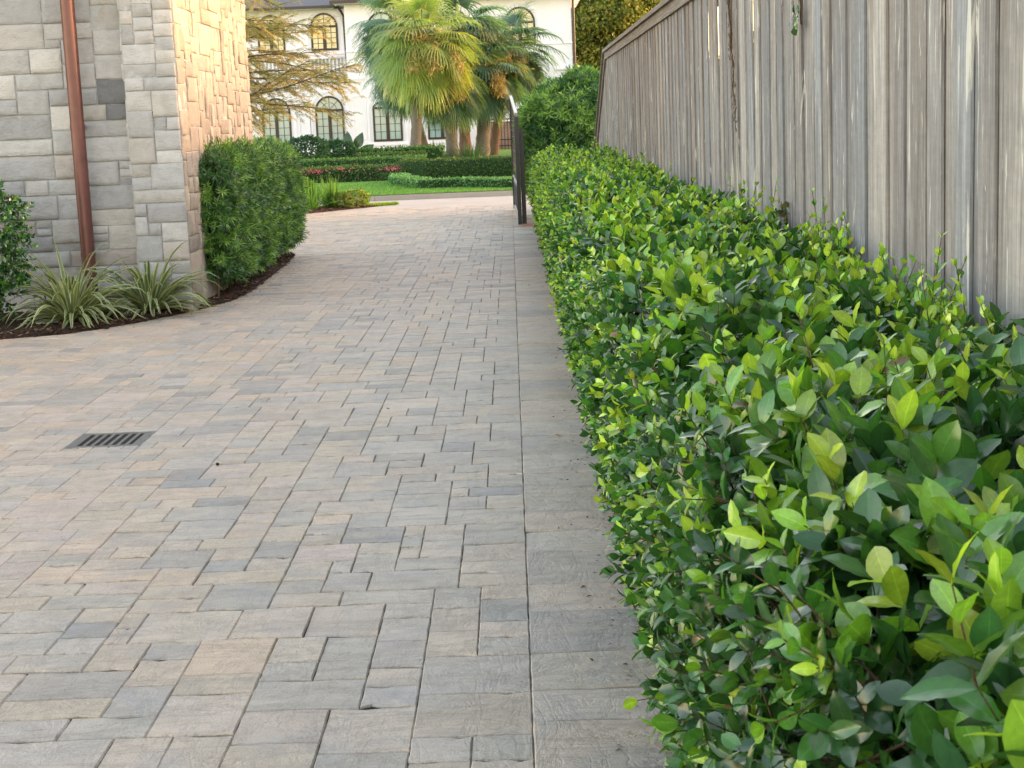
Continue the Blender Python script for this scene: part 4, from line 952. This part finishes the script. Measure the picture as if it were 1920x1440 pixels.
# ------------------------------------------------------------------ clipped hedges of the front garden
def boxhedge(label, path, wd, h, dens, leaf, pal, wts, rnd=.0, name='box_hedge', flowers=None, cat='hedge', group=None):
    P0 = np.array(path, float); seg = np.linalg.norm(np.diff(P0, axis=0), axis=1); tot = seg.sum(); cum = np.concatenate([[0], np.cumsum(seg)])
    mid = P0[len(P0)//2]; o = empty(name, (mid[0], mid[1], float(gz(*mid))), label, cat, group)
    def at_s(s): return np.stack([np.interp(s, cum, P0[:, 0]), np.interp(s, cum, P0[:, 1])], 1)
    n = int(tot*(wd+h*2)*dens); s = rng.uniform(0, tot, n); C = at_s(s); T = unit(at_s(np.minimum(s+.05, tot))-at_s(np.maximum(s-.05, 0))); Nn = np.c_[T[:, 1], -T[:, 0]]
    f = rng.uniform(0, wd+2*h, n); off = np.where(f < h, 1, np.where(f < 2*h, -1, (f-2*h)/wd*2-1)); z = np.where(f < h, f, np.where(f < 2*h, f-h, h))
    off = off*(1-rnd*np.clip(z/h, 0, 1)**3*.35)
    lump = 1+.05*fbm(C[:, 0]*4+off, C[:, 1]*2+z*5, 1, 3)
    P = np.c_[C[:, 0]+Nn[:, 0]*off*wd/2*lump, C[:, 1]+Nn[:, 1]*off*wd/2*lump, gz(C[:, 0], C[:, 1])+z*lump*(1-rnd*.12*np.abs(off)**2)]-0
    P += rng.normal(0, leaf*.3, (n, 3)); m = MB()
    put(m, T2, P, rdir(n, .6), rdir(n, .8), rng.uniform(.7, 1.3, n)*leaf, blend(n, pal, wts)); m.build('foliage', MT['farleaf'], o, True)
    co = MB(); ss = np.linspace(.03, tot-.03, max(4, int(tot*3))); C = at_s(ss); T = unit(at_s(np.minimum(ss+.05, tot))-at_s(np.maximum(ss-.05, 0))); Nn = np.c_[T[:, 1], -T[:, 0]]
    V = []
    for i in range(len(ss)):
        g0 = float(gz(C[i, 0], C[i, 1]))
        for (a, zz) in ((-.46, 0), (-.44, h*.8), (-.3, h*.95), (.3, h*.95), (.44, h*.8), (.46, 0)): V.append((C[i, 0]+Nn[i, 0]*a*wd*(1-rnd*.15), C[i, 1]+Nn[i, 1]*a*wd*(1-rnd*.15), g0+zz))
    k_ = 6; co.add(V, [(i*k_+j, i*k_+j+1, (i+1)*k_+j+1, (i+1)*k_+j) for i in range(len(ss)-1) for j in range(k_-1)]+[])
    co.add(V[:6], [tuple(range(6))]); co.add(V[-6:], [tuple(range(5, -1, -1))])
    co.build('inner_growth', mat_plain('inner_green', (.018, .04, .014), .9, 20, .5, 1, .1), o, True)
    if flowers:
        nf, fs, pc, cl = flowers
        for c_ in range(cl):
            k_ = random.randint(nf//cl//3, nf*2//cl); s = np.clip(rng.uniform(0, tot)+rng.normal(0, .15, k_), 0, tot); C = at_s(s); zc = random.uniform(.7, 1.0)
            P = np.c_[C[:, 0], C[:, 1]-wd/2-rng.uniform(-.1, .05, k_), gz(C[:, 0], C[:, 1])+h*(zc+rng.normal(0, .07, k_))]; m = MB()
            put(m, T2, P, rdir(k_), np.tile([0, -1., .4], (k_, 1))+rng.normal(0, .4, (k_, 3)), fs, blend(k_, [random.choice(pc)], [1])); m.build('blossoms', MT['flower'], o, True)
    return o
def gat(u_, v_, Y): return at(u_, v_, Y)
def gy(u_, v_, z=.14): q = on_ground(u_, v_, z); return (q[0], q[1])
G1 = [(.035, .085, .025), (.06, .14, .035), (.11, .21, .06)]; G2 = [(.05, .13, .05), (.09, .21, .08), (.17, .32, .14)]; G3 = [(.03, .07, .022), (.055, .11, .03), (.10, .14, .05)]
a = gy(742, 347); b = gy(800, 352); c = gy(960, 350)
boxhedge('low pale green clipped edging hedge curving along the lawn', [(a[0], a[1]+2.4), (a[0]-.02, a[1]+.9), (a[0]+.15, a[1]+.2), (b[0], b[1]+.25), (b[0]+.8, b[1]+.25), (c[0], c[1]+.25), (c[0]+5, c[1]+.2)], .42, .20, 900, .045, G2, [1, 2, 1.4])
a = gy(560, 341); b = gy(738, 339); boxhedge('low dark clipped edging hedge at the back of the lawn before the flowers', [(a[0]-4, a[1]), (a[0], a[1]), (b[0], b[1])], .4, .18, 700, .045, G1, [1, 2, 1])
def zof(v_, u_, Y): return at(u_, v_, Y)[2]
Y2 = 43.0; x0_, x1_ = at(766, 320, Y2)[0], at(960, 320, Y2)[0]; h2 = zof(298, 860, Y2)-float(gz(0, Y2))
boxhedge('thick rounded dark hedge in front of the palm trunks', [(x0_+.1, Y2+1.5), (x0_, Y2+.4), (x0_+.35, Y2), (x1_, Y2), (x1_+6, Y2)], .8, h2, 560, .06, G3, [1.2, 2, .8], rnd=.8)
Y3 = 45.5; x0_, x1_ = at(520, 310, Y3)[0], at(800, 310, Y3)[0]; h3 = zof(297, 690, Y3)-float(gz(0, Y3))
boxhedge('flat-topped clipped hedge with a pale sheared top behind the pink flowers', [(x0_-4, Y3), (x0_, Y3), (x1_, Y3)], .8, h3, 560, .055, G1, [1, 2, 1.6])
Y4 = 43.6; x0_, x1_ = at(500, 320, Y4)[0], at(762, 320, Y4)[0]; h4 = zof(313, 690, Y4)-float(gz(0, Y4))
boxhedge('row of loose azalea bushes with scattered pink blossoms', [(x0_, Y4), (x1_-.1, Y4)], .8, h4, 480, .075, [(.04, .09, .03), (.07, .14, .04), (.12, .10, .06)], [2, 2, 1], rnd=.5, name='azalea_row', cat='flower bed', flowers=(300, .05, [(.52, .12, .18), (.55, .25, .26), (.38, .14, .13)], 9))
Y5 = 60; x0_, x1_ = at(650, 280, Y5)[0], at(832, 280, Y5)[0]; h5 = zof(279, 740, Y5)-float(gz(0, Y5))
boxhedge('dark hedge along the foot of the white house', [(x0_, Y5), (x1_, Y5)], 1.0, h5, 300, .09, G1, [1, 1.5, .7], rnd=.6)
Y6 = 56; x0_, x1_ = at(560, 290, Y6)[0], at(800, 290, Y6)[0]; h6 = zof(290, 700, Y6)-float(gz(0, Y6))
boxhedge('low dark hedge just behind the flat-topped clipped hedge', [(x0_-3, Y6), (x0_, Y6), (x1_, Y6)], 1.0, max(.2, h6), 250, .09, G3, [1, 1.5, .6], rnd=.6)
for (u_, v_, Y, r_, lb) in ((575, 282, 52, .5, 'dark blue-green shrub under the rusty tree beside the white house'), (632, 286, 54, .45, 'small dark green shrub left of the big paddle leaves')):
    q = at(u_, v_, Y); leafball('round_shrub', lb, 'shrub', (q[0], Y, q[2]), (r_*1.5, r_, r_*.9), 2200, .10, [(.02, .06, .035), (.04, .10, .05)], [1, 1])
# paddle leaves by the house
q = at(655, 290, 61); o = empty('paddle_plant', (q[0], 61, .3), 'dark broad paddle-leaved plant at the corner of the white house', 'plant'); m = MB(); TB = leaf_t(6, .62, .3, .35, .7)
P = []; D = []
for dx, dz, an in ((-.35, .35, -.5), (-.05, .5, .1), (.25, .5, .5), (.1, .3, -.2), (-.2, .25, -.9), (.4, .25, 1.0)):
    P.append((q[0]+dx, 61+random.uniform(-.2, .2), q[2]+dz-.25)); D.append((math.sin(an), -.15, math.cos(an)))
put(m, TB, np.array(P), np.array(D), np.tile([.2, -1., .1], (6, 1)), .62, vary((.025, .075, .03), 6)); m.build('leaves', MT['leaf'], o, True)
m = MB()
for p_ in P: m.tube([(q[0], 61, .28), p_], [.03, .02], 5, (.05, .1, .04))
m.build('stalks', MT['farleaf'], o)
# spiky grass at the palm feet
for (u_, v_, lb) in ((815, 296, 'dark arching grass clump left of the leaning palm trunks'), (882, 294, 'spiky grass clump between the palm trunks')):
    q = at(u_, v_, 62); strap_plant('grass_clump', lb, q[0], 62, q[2]-.25, 140, .95, .018, [(.04, .10, .04), (.06, .14, .05)], 'grass clumps at the foot of the palms', stripe=False, up=1.2, droop=.5, spread=.5, mat='farleaf')

# ------------------------------------------------------------------ palms
def palm(label, base, top, R_, nf, pal, trunk_mat='palmbark', tr=.22, dead=3, lit=None, skirt=True):
    bx, by, bz = base; tx_, ty_, tz_ = top; o = empty('palm_tree', (bx, by, bz), label, 'palm', 'fan palms before the white house')
    m = MB(); K = 26; pts = [(bx+(tx_-bx)*t**1.2+.0*t, by+(ty_-by)*t, bz+(tz_-bz)*t) for t in np.linspace(0, 1, K)]
    tr *= .88; m.tube(pts, [tr*(1.15-.25*min(1, t*3)+.05*math.sin(t*60)) for t in np.linspace(0, 1, K)], 12); m.build('trunk', MT[trunk_mat], o, True)
    fr = MB(); st = MB(); c0 = np.array([tx_, ty_, tz_])
    for q in range(nf):
        a = q*2.399+random.gauss(0, .35); u_ = (q+.5)/nf; el = 1.3-2.45*u_**.8+random.gauss(0, .2)   # up to hanging
        pl = R_*random.uniform(.40, .60); d = np.array([math.cos(a)*math.cos(el), math.sin(a)*math.cos(el), math.sin(el)])
        P = [c0+np.array([0, 0, -.35*u_])]; v = d.copy()
        for s in range(5): v = v+np.array([0, 0, -.13]); v /= np.linalg.norm(v); P.append(P[-1]+v*pl/5)
        st.tube(P, [.03, .022, .018, .015, .013, .012], 4, (.10, .13, .05), cap=False)
        hub = P[-1]; side = unit(np.cross(v, [0, 0, 1.])+1e-6); nrm = np.cross(side, v)
        fl = R_*random.uniform(.46, .64); ns = 32; col = np.array(random.choices(pal, [3, 2, 1][:len(pal)])[0])*random.uniform(.7, 1.25)
        for s in range(ns):
            g_ = (s/(ns-1)-.5)*2*2.1; l_ = fl*(1-.15*abs(g_/2)**2)*random.uniform(.85, 1.08)
            dd = unit(v*math.cos(g_)+side*math.sin(g_)+nrm*(.30*abs(math.sin(g_))))
            p = hub.copy(); w0 = unit(np.cross(dd, nrm)); V = []; dv = dd.copy(); dk = random.uniform(.5, 1.4)
            for k_ in range(6):
                t = k_/5; w = .037*(1-.85*t)*(.6 if k_ == 0 else 1.15); V += [p-w0*w, p+w0*w+nrm*.012]
                dv = unit(dv+np.array([0, 0, -.10-.62*t*t*dk])); p = p+dv*l_/5
            tipc = col*np.array([1.25, 1.1, .95]) if random.random() < .07 else col*random.uniform(.85, 1.15)
            fr.add(V, [(2*k_, 2*k_+2, 2*k_+3, 2*k_+1) for k_ in range(5)], tipc)
    fr.build('fronds', MT['palm'], o); st.build('frond_stalks', MT['farleaf'], o)
    if dead:
        m = MB()
        for q in range(dead):
            a = random.uniform(0, 6.28) if q else -1.2; P = []; v = np.array([math.cos(a)*.8, math.sin(a)*.8-.3, .35]); p = c0.copy()
            for s in range(8): v = unit(v+np.array([0, 0, -.22])); p = p+v*R_*.12; P.append(p)
            n = 420; k_ = rng.integers(2, 8, n); Q = np.array(P)[k_]+rng.normal(0, .14, (n, 3)); D = rdir(n)+np.array([0, 0, -.9])
            put(m, NT1, Q, D, rdir(n), .22, blend(n, [(.30, .22, .09), (.42, .32, .14)], [1, 1]), 1.2)
            m.tube(P, .02, 4, (.3, .2, .08), cap=False)
        m.build('flower_stalks', MT['farleaf'], o)
    return o
PG = [(.09, .175, .12), (.135, .235, .15), (.18, .26, .12)]; PY_SUNLIT = [(.22, .31, .09), (.33, .38, .09), (.42, .38, .12)]  # second palette paints warm sunlight into one crown's fronds
def pb(u_, v_, Y): q = at(u_, v_, Y); return (q[0], Y, q[2])
palm('tall palm with its yellow sunlit crown left of the leaning pair', pb(779, 300, 61.0), pb(790, 72, 61.0), 2.45, 90, PY_SUNLIT, tr=.23)
palm('straight-trunked palm of the leaning pair, drooping fans low over the window', pb(850, 304, 63.0), pb(834, 128, 63.0), 2.15, 70, PG, tr=.27, dead=2)
palm('reddish leaning palm trunk of the pair, its crown highest in the middle', pb(874, 303, 64.6), pb(860, 60, 65.5), 2.5, 76, PG, 'redbark', tr=.26)
palm('thick grey palm trunk right of the leaning pair', pb(905, 302, 65.2), pb(912, 122, 65.2), 2.1, 66, PG, tr=.33)
palm('slimmer palm with a wide green crown on the far right of the group', pb(925, 300, 67.5), pb(955, 85, 67.5), 2.3, 76, PG, 'redbark', tr=.22, dead=5)
palm('palm at the back left, its dark fans touching the white house wall', pb(790, 298, 69), pb(738, 45, 69), 2.3, 62, PG, tr=.22)
palm('palm behind the others, its drooping fans lowest on the left side', pb(800, 298, 67), pb(755, 128, 67), 1.8, 46, PG, tr=.20, dead=1)

# ------------------------------------------------------------------ rusty feathery tree on the left
ct = empty('feathery_tree', (-6.7, 28, 0), 'rust and olive feathery-leaved tree reaching out from behind the stone building', 'tree')
tk = MB(); tk.tube([(-6.7, 28, -.05), (-6.65, 28, 1.5), (-6.7, 28.05, 4), (-6.6, 28, 8)], [.19, .15, .11, .03], 10)
tw = MB(); lf = MB(); LP = []; LD = []; LC = []
def add_spray(p, d, col):
    LP.append(p); LD.append(d); LC.append(col)
limb_specs = []
for z in np.arange(1.45, 6.0, .15):
    a = random.gauss(-.05, .42); L = 4.0-.10*z+random.gauss(0, .25)
    limb_specs.append((z, a, L, True))
    limb_specs.append((z+.1, random.uniform(1.2, 5.0), L*.8, False))
for (z, a, L, vis) in limb_specs:
    p = np.array([-6.65, 28.02, z*.85]); d = np.array([math.cos(a), math.sin(a), .10+.07*z+random.gauss(0, .13)]); d /= np.linalg.norm(d); P = [p]; N_ = 14; wob = random.uniform(0, 6)
    for s in range(N_): d = d+np.array([0, .06*math.sin(s*.9+wob), -.026+.07*math.sin(s*.8+wob)])+np.array([0, random.gauss(0, .05), random.gauss(0, .05)]); d /= np.linalg.norm(d); p = p+d*L/N_; P.append(p)
    tw.tube(P, np.linspace(.034, .005, N_+1), 5, cap=False)
    step = .085 if vis else .2; s = .45
    while s < L:
        i = min(int(s/L*N_), N_-1); b = P[i]+(P[i+1]-P[i])*(s/L*N_-i); fw_ = P[i+1]-P[i]; fw_ /= np.linalg.norm(fw_); sd_ = np.cross(fw_, [0, 0, 1.]); sg = random.choice((-1, 1))
        l2 = (.75*(1-s/L)+.32)*random.uniform(.5, 1.3); d2 = fw_*.8+sd_*sg*random.uniform(.1, .8)+np.array([0, 0, random.gauss(.02, .38)]); d2 /= np.linalg.norm(d2); q = b; Q = [q]
        hue = random.random(); cb = np.array((.22, .23, .09) if hue < .6 else ((.33, .27, .12) if hue < .88 else (.46, .34, .14)))*random.uniform(.8, 1.2)
        nt = max(4, int(l2/.075))
        for t in range(nt):
            d2 = d2+np.array([0, 0, -.06]); d2 /= np.linalg.norm(d2); q = q+d2*l2/nt; Q.append(q)
            if q[2] < .98: break
            if not vis and t % 2: continue
            for r in range(3):
                sd2 = np.cross(d2, [0, 0, 1.]); dd = d2*.8+sd2*random.uniform(-1, 1)+np.array([0, 0, random.gauss(-.2, .2)]); add_spray(q+np.array([random.gauss(0, .02), random.gauss(0, .02), random.gauss(0, .014)]), dd/np.linalg.norm(dd), cb*random.uniform(.75, 1.25))
        tw.tube(Q, np.linspace(.006, .0015, len(Q)), 3, cap=False); s += step*random.uniform(.6, 1.4)
LP = np.array(LP); LD = np.array(LD); LC = np.array(LC)
for r in range(5):   # feather: short leaflets on both sides of every twiglet
    t = (r+.5)/5; q = LP+LD*.09*t
    for sg in (-1, 1):
        s_ = unit(np.cross(LD, [0, 0, 1.]))*sg; put(lf, NT1, q, LD*.7+s_+np.array([0, 0, -.15]), rdir(len(q), 2), .042*(1.2-.6*t), LC, 1.5)
tk.build('trunk', MT['bark'], ct, True); tw.build('branches', MT['bark'], ct, True); lf.build('foliage', MT['farleaf'], ct)

# ------------------------------------------------------------------ broad-leaved trees
def broad(label, base, h, rad, ncl, nl, leaf, pal, wts, trunk_r=.3, group=None):
    bx, by, bz = base; o = empty('broadleaf_tree', base, label, 'tree', group); tk = MB(); tk.tube([(bx, by, bz-.1), (bx+.1, by, bz+h*.3), (bx, by+.1, bz+h*.55)], [trunk_r, trunk_r*.75, trunk_r*.4], 9)
    cl = rdir(ncl); cl = cl*(rng.uniform(.3, 1, (ncl, 1))**.5)*np.array(rad)*.82+np.array([bx, by, bz+h-rad[2]]); m = MB()
    for c in cl:
        st = np.array([bx, by, bz+h*.4]); tk.tube([st, (st+c)/2+np.array([0, 0, -.2]), c], [trunk_r*.3, trunk_r*.16, .03], 5, cap=False)
        r = min(rad)*random.uniform(.16, .34); D = rdir(nl); P = c+D*(rng.uniform(.45, 1, (nl, 1))**.6)*r*np.array([1.2, 1.2, .7]); P += rng.normal(0, .05, P.shape)
        put(m, T2, P, D+rdir(nl), rdir(nl, .5)+D, rng.uniform(.6, 1.3, nl)*leaf, blend(nl, pal, wts))
    tk.build('trunk', MT['bark'], o, True); m.build('crown', MT['farleaf'], o, True); return o
OK_ = [(.06, .10, .025), (.14, .17, .03), (.26, .24, .05)]  # yellow tones paint sunlight into the leaf colour
q = at(1150, 60, 100); broad('broad tree, sunlit yellow painted into its green leaves, rising beyond the right corner of the white house', (q[0], 100, .4), q[2]+4.5, (4.2, 3, 4.6), 130, 420, .24, OK_, [1, 2, 1.6], .22)
q = at(1190, 120, 88); broad('dark green tree low behind the fence end, right of the white house', (q[0]+1.2, 88, .4), q[2]+.9, (3.4, 3, 2.8), 70, 400, .2, [(.02, .045, .03), (.03, .06, .035)], [1, 1], .3)
q = at(655, 0, 92); broad('green treetop showing over the white house roof on the left', (q[0]-2, 92, .4), q[2]+3.5, (5, 3, 4), 40, 500, .25, OK_, [1, 2, 1], .4)
# unseen trees added to shade the driveway, street and right-hand palms
NB = [(.03, .08, .025), (.06, .13, .03)]
for i, (x, y, h, r, lb) in enumerate([(9, 29.5, 6.2, (2.6, 2.6, 2.8), 'added unseen shade tree, nearest behind the fence'), (10, 41.5, 8.5, (3.2, 3.4, 3.9), 'added unseen shade tree beside the street'), (13, 51, 9.5, (3.2, 4, 4.5), 'added unseen shade tree beyond the street'), (13, 58.5, 8, (3, 3.0, 3.6), 'added unseen shade tree beside the far lawn'), (12, 65, 6.2, (2.8, 3.6, 2.8), 'added unseen low shade tree in the garden across the street'), (14, 71.5, 10.5, (3.5, 3.6, 5), 'added unseen shade tree level with the palms'), (12, 24.8, 5.4, (2.4, 2, 2.4), 'added unseen low shade tree behind the fence end')]):
    broad(lb, (x, y, 0 if y < 34 else .2), h, r, 34, 260, .26, NB, [1, 1], .2)
# unseen hedge added beyond the tall shrub to shade the driveway
podo('unseen_shade_hedge', 'added unseen shade hedge behind the fence end', [(2.3, 25.0, .0, 7.5, 26.4, 2.4, 5)], 60, leaf=.16, loc=(5, 25.6, 0), per=3, nodes=3, stems=False)
